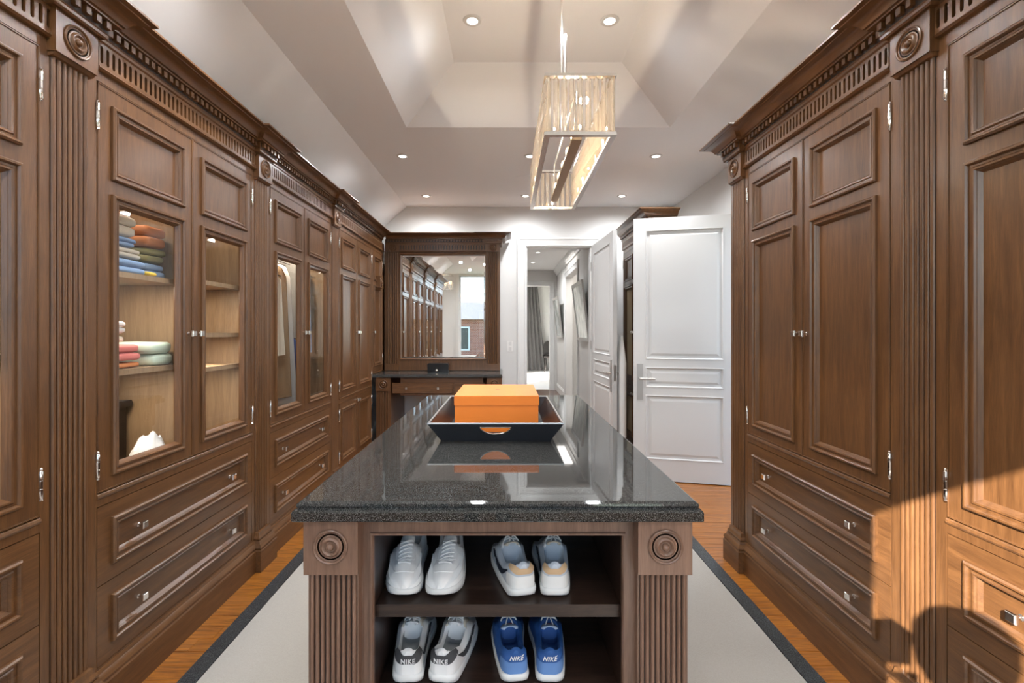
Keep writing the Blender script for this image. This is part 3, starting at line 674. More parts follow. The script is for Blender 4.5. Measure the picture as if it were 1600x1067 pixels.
obj('hanger', MB().tube([(.259, 1.78, 2.082), (.259, 1.78, cz1-.008), (.259, 2.58, cz1-.008), (.259, 2.58, 2.082)], .004), chrome, T)
for k, y in enumerate((1.86, 2.02, 2.18, 2.34, 2.50)):
    s = obj('socket', MB().lathe(.259, y, 2.082, [(.009, 0), (.009, .022), (.006, .026)], 'z', 10), chrome, T, 40)
    obj('bulb', MB().lathe(.259, y, 2.108, [(.004, 0), (.008, .006), (.009, .016), (.006, .028), (.001, .034)], 'z', 10), bulb_e, s, 60)
    l = bpy.data.lights.new('chandelier_bulb', 'POINT'); l.energy = BULB_W; l.color = (1.0, .82, .62); l.shadow_soft_size = .006
    lo = bpy.data.objects.new('chandelier_light', l); C.objects.link(lo); lo.location = (.259+.013, y, 2.13)
obj('stem', MB().tube([(.252, 2.185, cz1), (.252, 2.185, 3.17)], .004, 8).tube([(.268, 2.185, cz1), (.268, 2.185, 2.72)], .0065, 8), chrome, T, 60)
obj('ceiling_canopy', MB().lathe(.26, 2.185, 3.17, [(.06, 0), (.06, .028)], 'z', 24), chrome, T, 40)
# second, seen only in the mirror
T = thing('small_crystal_chandelier', 'small square crystal chandelier seen only as a reflection in the vanity mirror', 'chandelier', (-1.52, -.35, 2.9))
sx, sy = -1.52, -.35
obj('frame', MB().box(sx-.22, sx+.22, sy-.22, sy+.22, 2.71, 2.725), chrome, T)
obj('stem', MB().tube([(sx, sy, 2.72), (sx, sy, 2.899)], .008), chrome, T)
def rod2(mb): mb.lathe(0, 0, 0, [(.006, 0), (.014, .01), (.014, .33), (.006, .34)], 'z', 6)
for i in range(12):
    for p in ((sx-.2+i*.4/12, sy-.2), (sx+.2, sy-.2+i*.4/12), (sx+.2-i*.4/12, sy+.2), (sx-.2, sy+.2-i*.4/12)):
        inst('crystal_rod', ID, rod2, crystal, T, p[0], p[1], 2.37)
obj('bulb', MB().lathe(sx, sy, 2.50, [(.002, 0), (.03, .03), (.03, .08), (.002, .11)], 'z', 12), bulb_e, T)

# ------------------------------------------------------------------ downlights
def down_ring(mb): mb.lathe(0, 0, 0, [(.030, .0), (.034, -.006), (.052, -.005), (.056, 0)], 'z', 24)
def down_disc(mb): mb.lathe(0, 0, 0, [(.034, -.0035), (.034, -.0015)], 'z', 20)
places = [('row nearest the vanity wall', [(-.907, 5.44), (.22, 5.44), (1.31, 5.44)], ZC), ('middle row of the flat ceiling', [(-.907, 4.2), (.21, 4.2), (1.31, 4.2)], ZC),
          ('raised tray ceiling', [(-.2, 2.83), (.61, 2.83)], ZT), ('t', [(-.2, 1.5), (.61, 1.5)], ZT), ('h', [(.56, 8.5), (.54, 9.74)], HZ), ('r', [(-.9, -.6), (1.3, -.6), (-1.0, 1.95), (1.55, 1.95), (-1.0, .7), (1.55, .7)], ZC)]
posn = [['leftmost', 'middle', 'rightmost'], ['left', 'middle', 'right'], ['left', 'right'], ['left', 'right'], ['nearer', 'farther'], ['a', 'b', 'c', 'd', 'e', 'f']]
for gi, (gn, pl, z) in enumerate(places):
    for k, (x, y) in enumerate(pl):
        pw = posn[gi][k]
        if gi == 0: lb = pw+' round recessed downlight in the row nearest the vanity wall'
        elif gi == 1: lb = pw+' round downlight in the row just past the raised tray'
        elif gi == 2: lb = pw+' round downlight in the raised tray ceiling'
        elif gi == 3: lb = pw+' downlight in the raised tray ceiling, above the viewpoint'
        elif gi == 4: lb = pw+' of two small downlights in the hallway ceiling'
        else: lb = ['ceiling downlight by the rear window, left side', 'ceiling downlight by the rear window, right side', 'overhead downlight beside the glass-door wardrobes', 'overhead downlight beside the wooden right wardrobes', 'near downlight over the left wardrobe at the photo edge', 'near downlight over the right wardrobe at the photo edge'][k]
        T = thing('downlight', lb, 'ceiling light', (x, y, z), 'recessed downlights')
        inst('trim_ring', ID, down_ring, trim_m, T, x, y, z, 40); inst('lamp_face', ID, down_disc, lamp_e, T, x, y, z)
        l = bpy.data.lights.new('downlight_lamp', 'SPOT'); l.energy = DOWN_W*(1.6 if gi == 4 else 1.0 if gi == 0 else 1.15 if gi == 1 else .7 if gi in (0, 2, 3) else 1.0)*4; l.color = (.95, .975, 1.0); l.spot_size = math.radians(172); l.spot_blend = 1.0; l.shadow_soft_size = .035
        lo = bpy.data.objects.new('downlight_lamp', l); C.objects.link(lo); lo.location = (x, y, z-.02)
tag(obj('speaker_grille', MB().lathe(.18, 4.8, ZC-.004, [(.09, 0), (.088, .003), (.08, .004)], 'z', 32), ceil_m), 'round white flush speaker grille in the far ceiling', 'ceiling grille')
def room_light(loc, e, col=(1, .95, .9)):
    l = bpy.data.lights.new('far_room_fill', 'AREA'); l.energy = e; l.size = 1.2; l.color = col; o = bpy.data.objects.new('far_room_fill', l); C.objects.link(o); o.location = loc; return o  # fill lamp added under a closed ceiling to brighten the adjoining rooms
room_light((-.6, 14, 2.9), 40); room_light((HX1+.4, 8.6, 2.7), 20)
room_light((XE+.8, 3.8, 2.8), 14)

# ------------------------------------------------------------------ white doors
def leaf(name, label, hinge, free, width=None, lever_side=1):
    h = Vector((*hinge, 0)); f_ = Vector((*free, 0)); U = (f_-h).normalized(); L = (f_-h).length
    N = Vector((U.y, -U.x, 0))
    if N.dot(Vector((0, 0, 0))-h) < 0: N = -N
    F = Frame(h, U, N); Bk = Frame(h-N*.044, U, -N)
    o = MB(F); zs_ = [(.20, .785), (.855, 1.04), (1.11, 2.29)]; m = .105
    o.box(0, m, -.044, 0, .008, 2.40).box(L-m, L, -.044, 0, .008, 2.40)
    zz = [.008]+[q for a in zs_ for q in a]+[2.40]
    for i in range(0, len(zz), 2): o.box(m, L-m, -.044, 0, zz[i], zz[i+1])
    D = obj(name, o, door_m); D['kind'] = 'structure'; D['label'] = label
    for a, b_ in zs_:
        for FF in (F, Bk):
            obj('panel', MB(FF).ring(m, L-m, a, b_, [(0, 0), (.002, .004), (.008, .004), (.012, -.004), (.016, -.010), (.03, -.011), (.034, -.011), (.055, -.003), (.06, -.003)]).add([(m+.06, -.003, a+.06), (L-m-.06, -.003, a+.06), (L-m-.06, -.003, b_-.06), (m+.06, -.003, b_-.06)], [(0, 1, 2, 3)]), door_m, D)
    for FF in (F, Bk):
        hp = obj('handle', MB(FF).box(L-.085, L-.030, 0, .006, .74, 1.07), nickel, D)
        mb = MB(FF); mb.lathe(L-.057, .006, .935, [(.014, 0), (.012, .003), (.010, .045)], n=12); mb.tube([(L-.052, .045, .935), (L-.12, .047, .935), (L-.19, .043, .935)], .0105, 8)
        for v in mb.V: pass
        obj('lever', mb, nickel, D, 50)
    obj('latch_plate', MB(F).box(L, L+.0015, -.034, -.010, .86, 1.02), nickel, D)
    for z in (.25, 1.2, 2.15): obj('hinge', MB(F).lathe(-.003, .004, z, [(.007, -.05), (.007, .05)], 'z', 10), nickel, D)
    return D
leaf('door_1', 'large white panelled door standing open beside the right wardrobe', (2.025, 4.215), (1.172, 4.42))
leaf('door_2', 'white panelled door of the hallway opening, seen nearly edge on', (1.035, 5.83), (1.088, 4.90))
# switch plate
T = thing('light_switch', 'white double light switch on the wall left of the doorway', 'switch', (.05, YN-.002, 1.18))
obj('plate', MB(BFy).box(.01, .085, .0005, .006, 1.115, 1.245), switch_m, T)
for z in (1.15, 1.212): obj('rocker', MB(BFy).box(.03, .065, .006, .009, z-.024, z+.024), trim_m, T)

# hallway pictures, leaning forward on their wires
def picture(label, y0, y1, z0, z1, lean):
    T = thing('framed_picture', label, 'picture', (HX1-.02, (y0+y1)/2, (z0+z1)/2), 'framed pictures in the hallway')
    def P(y, z, off): return (HX1-.012-off-(z-z0)/(z1-z0)*lean, y, z)
    mb = MB(); w = .05
    for a, b_, c, d in ((y0, y0+w, z0, z1), (y1-w, y1, z0, z1), (y0+w, y1-w, z0, z0+w), (y0+w, y1-w, z1-w, z1)):
        mb.add([P(y, z, o) for y in (a, b_) for o in (0, .03) for z in (c, d)], [(0, 1, 3, 2), (4, 6, 7, 5), (0, 4, 5, 1), (2, 3, 7, 6), (0, 2, 6, 4), (1, 5, 7, 3)])
    obj('frame', mb, nickel, T)
    obj('print', MB().add([P(y0+w, z0+w, .02), P(y1-w, z0+w, .02), P(y1-w, z1-w, .02), P(y0+w, z1-w, .02)], [(0, 1, 2, 3)]), art_m, T)
picture('nearer silver-framed picture on the hallway wall', 6.6, 7.58, 1.22, 2.08, .10)
picture('farther silver-framed picture on the hallway wall', 9.75, 10.7, 1.22, 2.08, .10)
T = thing('curtain', 'long grey patterned curtain in the room beyond the hallway', 'curtain', (.9, 16.35, 0))
mb = MB(); lo, hi = [], []
for i in range(61):
    u = i/60; a = u*2*PI*7
    lo.append((.35+u*.98, 16.3+.06*math.sin(a), .04)); hi.append((.35+u*.72, 16.3+.05*math.sin(a), 2.9))
mb.loops([lo, hi], False, False); obj('cloth', mb, curtain_m, T, 60)
obj('curtain_pole', MB().tube([(.2, 16.3, 2.92), (1.5, 16.3, 2.92)], .02), dark_wood, T)
T = thing('side_chair', 'black carved chair beside the far curtain', 'chair', (1.4, 15.9, 0))
for x in (1.28, 1.5):
    for y in (15.75, 16.1): obj('leg', MB().tube([(x-.03, y, .005), (x+.02, y, .2), (x, y, .5)], [.016, .022, .035]), dark_wood, T, 60)
obj('seat', MB().rloft(1.24, 1.54, 15.7, 16.15, [(0, .48), (.01, .5), (0, .56), (-.03, .58)]), dark_wood, T, 50)
obj('backrest', MB().loops([[(1.24, y, .58), (1.54, y, .58), (1.53, y, .9), (1.48, y, 1.0), (1.39, y, 1.04), (1.30, y, 1.0), (1.25, y, .9)] for y in (16.1, 16.15)]), dark_wood, T)
T = thing('hanging_robe', 'pale grey towel robe hanging between the hallway door and far wardrobe', 'robe', (1.2, 5.0, 1.3))
mb = MB(); L = []
for k in range(12):
    z = 1.32-k*.095; r = .015+.035*min(1, k/3)
    L.append([(1.20+(r+.006*math.sin(5*a_))*math.cos(a_), 5.0+(r*1.6)*math.sin(a_), z) for a_ in [2*PI*j/20 for j in range(20)]])
mb.loops(L); obj('cloth', mb, white_f, T, 60)
obj('hanging_loop', MB().tube([(1.20, 5.0, 1.31), (1.16, 5.0, 1.345), (1.135, 5.0, 1.34)], .004), white_f, T)

# ------------------------------------------------------------------ clothes
def cushion(mb, cx, cy, z0, wx, wy, h, seed=0, amp=.004, droop=0.0, n=14):
    L = []
    nz = 7
    for k in range(nz):
        t = k/(nz-1); z = z0+h*t; s = (1-abs(2*t-1)**3)**.5
        ring = []
        for j in range(40):
            a = 2*PI*j/40; ca, sa = math.cos(a), math.sin(a); e = .28
            X = math.copysign(abs(ca)**e, ca); Y = math.copysign(abs(sa)**e, sa); ins = .012*(1-s)
            x = cx+X*(wx/2-ins); y = cy+Y*(wy/2-ins)
            q = noise.noise(Vector((x*14+seed, y*14, z*30)))*amp
            ring.append((x+q, y+q, z if k == 0 else z+noise.noise(Vector((x*9+seed, y*9, seed)))*amp*(1 if 0 < k < nz else 0)))
        L.append(ring)
    # rounded top with gentle folds
    top = []
    for f in (.7, .35, .02):
        top.append([(cx+(p[0]-cx)*f, cy+(p[1]-cy)*f, z0+h+.004*(1-f)+noise.noise(Vector((p[0]*f*12+seed, p[1]*f*12, seed*2)))*amp) for p in L[-1]])
    mb.loops(L+top)
def folded(label, m, cx, cy, z, wx, wy, h, seed, grp='folded clothes behind the glass', layers=2, cat='folded clothes', name='folded_garment'):
    T = MB(); n = layers
    for k in range(n): cushion(T, cx+random.uniform(-.004, .004), cy+random.uniform(-.006, .006), z+k*h/n+.0005, wx, wy, h/n*.93, seed+k*3.1)
    tag(obj(name, T, m, None, 60), label, cat, grp)
S1, S2, S0 = 1.602, 1.222, .795
cxx = XL-.25; dx = .36
folded('light blue folded shirt at the bottom of the near upper stack', blue_f, cxx, 1.88, S1, dx, .30, .055, 1)
folded('cream folded sweater lying on the lowest blue shirt, upper shelf', cream, cxx, 1.87, S1+.062, dx, .30, .04, 2)
folded('pale blue folded shirt between two cream ones, upper shelf', blue_f, cxx, 1.86, S1+.108, dx, .26, .034, 3)
folded('thick cream folded sweater topping the near upper stack', cream, cxx, 1.85, S1+.148, dx, .25, .08, 4)
folded('light blue folded shirt low in the second upper stack', blue_f, cxx-.02, 2.105, S1, dx, .13, .06, 5)
folded('olive folded knit in the middle of the second upper stack', olive_f, cxx-.02, 2.105, S1+.067, dx, .13, .06, 6)
folded('burnt orange folded knit topping the second upper stack', orange_f, cxx-.02, 2.105, S1+.134, dx, .13, .09, 7)
folded('thin burnt orange folded knit under the coral sweater', orange_f, cxx, 1.86, S2, dx, .30, .022, 8, layers=1)
folded('coral pink folded sweater on the middle shelf', pink_f, cxx, 1.86, S2+.029, dx, .29, .065, 9)
folded('cream folded top lying on the coral sweater', cream, cxx-.03, 1.87, S2+.101, dx-.06, .26, .03, 10, layers=1)
folded('white garment with rolled cuff on top of the middle stack', white_f, cxx-.01, 1.93, S2+.138, .26, .13, .05, 11)
folded('pale mint folded cotton standing beside the coral sweater', mint_f, cxx+.03, 2.10, S2, .32, .14, .10, 12)
folded('yellow patterned scarf lying on the upper shelf edge', yellow_f, cxx+.165, 2.045, S1, .06, .045, .018, 13, layers=1)
def crumple(label, m, cx, cy, z, rx, ry, h, seed):
    mb = MB(); L = []; n = 40
    for k in range(9):
        f = 1-k/8*.98
        ring = []
        for j in range(n):
            a = 2*PI*j/n; e = noise.noise(Vector((math.cos(a)*2+seed, math.sin(a)*2, k*.5)))
            g = noise.noise(Vector((math.cos(a)*5*f+seed, math.sin(a)*5*f, seed)))
            ring.append((cx+math.cos(a)*rx*f*(1+.16*e), cy+math.sin(a)*ry*f*(1+.16*e), z+(0 if k == 0 else h*(math.sin((1-f)*PI/2)**.6)*(.85+.28*g*f**.3))))
        L.append(ring)
    mb.loops(L); tag(obj('crumpled_garment', mb, m, None, 50), label, 'clothes', 'loose clothes on the cabinet floor')
crumple('crumpled blue denim at the front of the cabinet floor', denim, XL-.10, 1.86, S0, .06, .10, .06, 21)
crumple('crumpled white shirt heaped on the cabinet floor', white_f, XL-.10, 2.07, S0, .06, .10, .15, 22)
crumple('crumpled cream blouse behind the blue denim on the cabinet floor', cream, XL-.25, 1.84, S0, .07, .09, .12, 23)
T = thing('dark_wood_box', 'dark wooden box with rounded lid standing behind the heaped clothes', 'box', (XL-.36, 2.05, S0))
obj('body', MB().box(XL-.45, XL-.27, 1.95, 2.16, S0, 1.03), dark_wood, T); obj('lid', MB().loops([[(x, 1.94, 1.031), (x, 2.165, 1.031), (x, 2.175, 1.045), (x, 2.165, 1.06), (x, 1.94, 1.06)] for x in (XL-.46, XL-.25)]), dark_wood, T)
# hanging clothes in the third bay
T = thing('clothes_rail', 'metal clothes rail inside the third wardrobe', 'rail', (XL-.3, 3.4, 2.0)); obj('rod', MB().tube([(XL-.3, 2.95, 2.0), (XL-.3, 3.9, 2.0)], .012, 10), chrome, T, 60)
def hanging(label, m, y, ztop, zbot, sw, hw, th, seed, drop=0):
    T = thing('hanging_garment', label, 'clothes', (XL-.3, y, 1.99), 'hanging clothes in the third wardrobe')
    obj('hanger', MB().tube([(XL-.3, y, 1.99), (XL-.3, y, ztop+.01), (XL-.3+sw*.5, y, ztop-.05)], .004, 6).tube([(XL-.3, y, ztop+.01), (XL-.3-sw*.5, y, ztop-.05)], .004, 6), dark_wood, T)
    mb = MB(); L = []; n = 48
    for k in range(16):
        t_ = k/15; z = ztop-(ztop-zbot)*t_
        w = .04+(sw/2-.04)*min(1, t_*12) if t_ < .08 else sw/2+(hw-sw)/2*(t_-.08)/.92
        ring = []
        for j in range(n):
            a = 2*PI*j/n; f = .012*math.sin(a*7+seed)*t_
            ring.append((XL-.3+math.cos(a)*(w+f), y+math.sin(a)*(th/2+f*.8), z+.006*math.sin(a*3+seed)*(t_ > .9)))
        L.append(ring)
    mb.loops(L); obj('cloth', mb, m, T, 60)
hanging('cream hanging cardigan nearest in the third wardrobe', cream, 3.32, 1.80, 1.20, .36, .40, .06, 1)
hanging('tan hanging coat behind the cream cardigan', tan_f, 3.40, 1.88, .90, .36, .42, .05, 2)
hanging('long white hanging dress between tan coat and blue trousers', white_f, 3.48, 1.90, .84, .34, .44, .06, 3)
hanging('royal blue hanging trousers in the third wardrobe', navy_f, 3.59, 1.36, .86, .34, .38, .06, 4)
hanging('grey hanging jacket in the right half of the third wardrobe', grey_f, 3.72, 1.92, 1.1, .38, .40, .07, 5)
hanging('pale blue hanging shirt beside the grey jacket', blue_f, 3.83, 1.92, 1.2, .34, .36, .06, 6)

# ------------------------------------------------------------------ shoes
def lerp_t(tab, s):
    for i in range(len(tab)-1):
        a, b = tab[i], tab[i+1]
        if s <= b[0]:
            t = (s-a[0])/(b[0]-a[0]); t = t*t*(3-2*t) if False else t
            return a[1]+(b[1]-a[1])*t
    return tab[-1][1]
def shoe(label, grp, loc, rot, side, st):
    """axis +Y from heel (0) to toe (L); side = +1 right foot, -1 left foot"""
    L = st.get('L', .285); k = st.get('wide', 1.0)
    hwt = [(0, .016), (.015, .026), (.04, .033), (.08, .037), (.14, .039), (.25, .0400), (.42, .0425), (.58, .046), (.70, .050), (.80, .0505), (.87, .047), (.925, .040), (.96, .031), (.985, .021), (1, .011)]
    rimt = [(0, .082), (.05, .088), (.12, .084), (.25, .066), (.38, .070), (.46, .082), (.52, .090), (.60, .083), (.70, .066), (.82, .053), (.92, .046), (.97, .038), (1, .028)]
    if st.get('low_toe'): rimt = rimt[:8]+[(.70, .062), (.82, .050), (.92, .043), (.97, .036), (1, .027)]
    def cxs(s): return -side*.012*math.sin(PI*min(1, max(0, s)))**1.0*(-1)+side*-.010*s
    def hw(s): return lerp_t(hwt, s)*k
    sz = .026
    def opn(s): return max(0, min(1, min((s-.035)/.05, (.50-s)/.05)))
    def sec(s, o=0.0):
        h = hw(s)+o; rz = lerp_t(rimt, s)+o*.5; c = cxs(s); q = opn(s); y = s*L
        rw = h*(.60+.14*q)
        pts = [(h*.99, sz-.004), (h*1.03, sz+(rz-sz)*.28), (h*.98, sz+(rz-sz)*.58), ((h*.85+rw*.15), sz+(rz-sz)*.82), (rw*1.06, rz-.003), (rw*.96, rz+.0015*(q)+(1-q)*.001)]
        ins = [(rw*.84, rz-.004), (rw*.80, rz-.020), (rw*.74, .045), (rw*.5, .036), (0, .034)]
        clo = [(rw*.84, rz+.0045), (rw*.66, rz+.0085), (rw*.45, rz+.0115), (rw*.22, rz+.013), (0, rz+.0135)]
        cap = 1-q
        pts += [(a[0]*q+b[0]*cap, a[1]*q+b[1]*cap) for a, b in zip(ins, clo)]
        full = [(c+x, y, z) for x, z in pts]+[(c-x, y, z) for x, z in reversed(pts[:-1])]
        return full
    T = thing('sneaker', label, 'shoe', loc, grp)
    T.rotation_euler = (0, 0, rot)
    def put(name, mb, m, par=T, sm=60):
        me = mb.mesh(name, m, (0, 0, 0), sm); o = bpy.data.objects.new(name, me); C.objects.link(o); o.parent = par; return o
    ss = [0, .008, .02, .03, .045, .065, .09, .12, .16, .2, .25, .3, .35, .4, .44, .47, .50, .53, .57, .62, .68, .74, .8, .85, .89, .925, .955, .98, 1]
    up = MB(); up.loops([sec(s) for s in ss], False, False)
    a = sec(0); up.add(a, [tuple(range(len(a)))]); a = sec(1); up.add(a, [tuple(range(len(a)))])
    U = put('upper', up, st['upper'])
    # inner lining, drawn just above the interior of the upper
    ln = MB(); sl = [.075, .09, .12, .16, .2, .25, .3, .35, .4, .44, .465]
    ln.loops([[(x, y, z+.0012) for x, y, z in sec(s)[7:14]] for s in sl], False, False); put('lining', ln, st['lining'])
    # sole
    so = MB(); N = 14
    def outline(o, z, lift=0):
        pr = [(cxs(s)+(hw(s)+o), s*L, s) for s in [0, .03, .08, .16, .3, .45, .6, .72, .82, .9, .95, .985, 1]]
        pl = [(cxs(s)-(hw(s)+o), s*L, s) for s in [1, .985, .95, .9, .82, .72, .6, .45, .3, .16, .08, .03, 0]]
        r_ = []
        for x, y, s in pr+pl:
            yy = y+(o if s > .9 else -o if s < .1 else 0); hl = st.get('heel_lift', 0)*max(0, 1-s/.3)
            zz = z if z > .004 else z+.010*max(0, (s-.8)/.2)**2+.006*max(0, (.06-s)/.06)
            r_.append((x, yy, zz+(hl if z > .01 else 0)))
        return r_
    so.loops([outline(-.004, 0), outline(.003, .004), outline(.005, .016), outline(.0045, .025), outline(.002, .0285), outline(-.004, .0285)])
    put('sole', so, st['sole'], T, 50)
    def patch(name, m, sl, vfun, o=.0016, sd=None, par=U):
        mb = MB(); rows = []
        for s_, d_ in sl:
            p = sec(abs(s_), o); p = p if d_ > 0 else p[::-1]
            rows.append([(x, y-(o if s_ < .03 else 0), z) for x, y, z in [interp(p, v) for v in vfun(s_, d_)]])
        mb.loops(rows, False, False); return put(name, mb, m, par)
    def interp(p, v):
        v = max(0, min(5.0, v)); i = min(4, int(v)); f = v-i; return tuple(p[i][j]*(1-f)+p[i+1][j]*f for j in range(3))
    heel = [(s, -1) for s in (.13, .10, .07, .045, .025, .01, 0)]+[(s, 1) for s in (0, .01, .025, .045, .07, .10, .13)]
    if 'tab' in st:
        lo_, hi_ = st.get('tab_v', (2.2, 4.9))
        patch('heel_tab', st['tab'], heel, lambda s, d: [lo_+(hi_-lo_)*.5*(s/.13)**1.5+(hi_-lo_)*(1-.5*(s/.13)**1.5)*t/4 for t in range(5)])
    if 'counter' in st:
        patch('heel_counter', st['counter'], heel, lambda s, d: [.1+(2.2-.1)*t/4 for t in range(5)], .001)
    if 'stripe' in st:
        for d in (-1, 1):
            sl = [(.10+.56*i/16, d) for i in range(17)]
            def vf(s, d):
                t = (s-.10)/.56; c = 2.6-2.2*math.sin(t*PI*.75)*(1) + 1.6*t; w = .10+.62*math.sin(PI*min(1, t*1.25)) if t < .8 else .10+.5*math.sin(PI*1.0*min(1, (1-t)/.4))
                return [c-w, c-w/3, c+w/3, c+w]
            patch('side_stripe', st['stripe'], sl, vf, .0018)
    if 'toe' in st:
        sl = [(.80, 1), (.84, 1), (.88, 1), (.92, 1), (.955, 1), (.985, 1), (1, 1)]
        mb = MB(); mb.loops([[(x, y, z) for x, y, z in sec(s, .0022)][1:4]+[(x, y, z) for x, y, z in sec(s, .0022)][-4:-1] if False else sec(s, .0022)[1:4] for s, _ in sl], False, False)
        mb.loops([sec(s, .0022)[-4:-1] for s, _ in sl], False, False); put('mudguard', mb, st['toe'], U)
    # toe overlay seam and eyestays
    for sg in (0, 1):
        es = MB(); rows = []
        for s in [.46, .50, .54, .58, .62, .66, .70]+([.74, .78] if st.get('l0') else []):
            p = sec(s, .0016); p = p[::-1] if sg else p
            rows.append([p[4], p[5], p[6], tuple(.6*p[7][j]+.4*p[6][j] for j in range(3))])
        es.loops(rows, False, False); put('eyestay', es, st.get('eyestay', st['upper']), U)
    # tongue
    tg = MB(); rows = []
    for s, w, z in ((.66, .016, .074), (.58, .019, .088), (.50, .021, .099), (.44, .022, .106), (.405, .020, .110), (.395, .014, .110)):
        s -= st.get('ts', 0)*(1 if s < .6 else 0); w *= st.get('tw', 1); c = cxs(s); rows.append([(c+w*math.sin(a_)*1.0, s*L, z-.010*(1-math.cos(a_))*1.0) for a_ in [-1.4, -.9, -.4, 0, .4, .9, 1.4]])
    back = [[(x, y+.001, z-.004) for x, y, z in r_] for r_ in rows]
    tg.loops([a_+b_[::-1] for a_, b_ in zip(rows, back)]); TG = put('tongue', tg, st['tongue'], U)
    if 'label_m' in st:
        c = cxs(.41); q_ = st.get('ts', 0); put('tongue_label', MB().add([(c-.008, (.43-q_)*L, .1098), (c+.008, (.43-q_)*L, .1098), (c+.008, (.455-q_)*L, .1078), (c-.008, (.455-q_)*L, .1078)], [(0, 1, 2, 3)]), st['label_m'], TG, None)
    if 'cap' in st:       # stitched toe overlay edge and side seams
        sm = MB()
        for o_ in (.002, .0035): pass
        def at(s_, v):
            p = sec(s_, .0022); v = max(0, min(10, v)); i = min(9, int(v)); f = v-i; q = (p[i], p[i+1]); return tuple(q[0][j]*(1-f)+q[1][j]*f for j in range(3))
        def at2(s_, v):
            p = sec(s_, .0022)[::-1]; i = min(9, int(v)); f = v-i; return tuple(p[i][j]*(1-f)+p[i+1][j]*f for j in range(3))
        arc = [(.60, 3.0), (.68, 3.2), (.75, 3.6), (.81, 4.4), (.855, 5.6), (.88, 7.0), (.89, 8.6), (.895, 10)]
        sm.tube([at(*a_) for a_ in arc]+[at2(*a_) for a_ in arc[::-1]], .0014, 5)
        arc = [(.55, 4.6), (.64, 4.9), (.70, 5.5), (.725, 6.8), (.735, 8.4), (.74, 10)]
        sm.tube([at(*a_) for a_ in arc]+[at2(*a_) for a_ in arc[::-1]], .0011, 5)
        put('toe_seam', sm, st['cap'], U)
    # laces
    lc = MB(); e = [st.get('l0', .70)-.042*i for i in range(7 if st.get('l0') else 6)]
    def lp(s, f): # point over the throat
        p = sec(s, .004); c = cxs(s); zc = max(p[6][2], lerp_t([(.3, .112), (.44, .111), (.5, .104), (.58, .094), (.66, .081), (.75, .070)], s)); return (c+f*.019, s*L, zc+.0035-.004*abs(f)**2)
    for i, s in enumerate(e):
        if i == 0: lc.tube([lp(s, f) for f in (-1, -.4, .4, 1)], .0024, 5)
        else:
            lc.tube([lp(e[i-1]*(1-t)+s*t, -1+2*t) for t in (0, .25, .5, .75, 1)], .0023, 5)
            lc.tube([tuple(Vector(lp(e[i-1]*(1-t)+s*t, 1-2*t))+Vector((0, 0, .002))) for t in (0, .25, .5, .75, 1)], .0023, 5)
    if st.get('bow'):
        s = e[-1]
        for d in (-1, 1):
            lc.tube([tuple(Vector(lp(s, 0))+Vector((d*q*.024, (-.006+.01*math.sin(q*PI))*1, .004+.008*math.sin(q*PI)-.012*q))) for q in (0, .3, .6, .85, 1)], .0022, 5)
            lc.tube([tuple(Vector(lp(s, 0))+Vector((d*q*.012, -.03*q, .004-.012*q*q))) for q in (0, .3, .6, 1)], .0020, 5)
    put('laces', lc, st.get('lace', lace_w), U)
    if st.get('text'):
        cu = bpy.data.curves.new('heel_text', 'FONT'); cu.body = st['text']; cu.size = st.get('tsize', .016); cu.align_x = 'CENTER'; cu.align_y = 'CENTER'; cu.extrude = .0004; cu.offset = .0004; cu.space_character = 1.12
        if st.get('slant'): cu.shear = .35
        to = bpy.data.objects.new('tmp', cu); me = bpy.data.meshes.new_from_object(to); bpy.data.objects.remove(to)
        me.materials.clear(); me.materials.append(st['text_m']); me.name = 'lettering'
        zc = st.get('text_z', .066)
        for v in me.vertices:
            x, yv, zz = v.co; z_ = zc+yv
            # find the heel surface at this x, z
            best = 0
            for s in [0, .005, .01, .015, .02, .03, .04, .05, .06, .08, .1]:
                w_ = hw(s)*(1.03 if z_ < .06 else 1.0-.25*max(0, (z_-.06)/.025))
                if abs(x) <= w_: best = s; break
            v.co = (x+cxs(0), best*L-.0034-zz, z_)
        o = bpy.data.objects.new('lettering', me); C.objects.link(o); o.parent = U
    return T
white_st = dict(upper=leather_w, lining=leather_w, sole=rubber_w, tongue=leather_w, eyestay=leather_w, toe=leather_w, tab=leather_w, wide=1.0, L=.29, l0=.775, bow=False, cap=leather_w)
run_st = dict(upper=grey_l, lining=lining_g, sole=rubber_w, tongue=cream_l, eyestay=leather_w, tab=tan_l, counter=rubber_w, stripe=navy_s, toe=cream_l, L=.29, bow=True, wide=1.0, tab_v=(2.6, 4.9))
nk_st = dict(upper=leather_w, lining=lining_d, sole=rubber_w, tongue=leather_w, eyestay=cream_l, tab=charcoal, stripe=charcoal, L=.29, bow=True, text='NIKE', text_m=lace_w, tsize=.0175, text_z=.067, wide=1.06, tab_v=(2.0, 4.9))
bl_st = dict(upper=blue_m, lining=blue_d, sole=rubber_w, tongue=mat('ice_blue_tongue', (.45, .55, .72), .8), eyestay=blue_m, tab=blue_m, counter=blue_s, L=.28, bow=True, text='NIKE', text_m=lace_w, tsize=.0165, text_z=.073, slant=True, ts=.075, tw=1.2, label_m=red_m, wide=.98, tab_v=(2.8, 4.9), toe=charcoal)
R = math.radians
za, zb2 = .6195, .3755
shoe('left-hand one of the plain white lace-up pair, toe to the front', 'shoes on the island shelves', (-.302, 1.634, za), PI+R(1), 1, white_st)
shoe('right-hand one of the plain white lace-up pair, toe to the front', 'shoes on the island shelves', (-.187, 1.634, za), PI+R(2), -1, white_st)
shoe('left pale running shoe with tan heel patch, upper shelf', 'shoes on the island shelves', (.050, 1.348, za), R(12), -1, run_st)
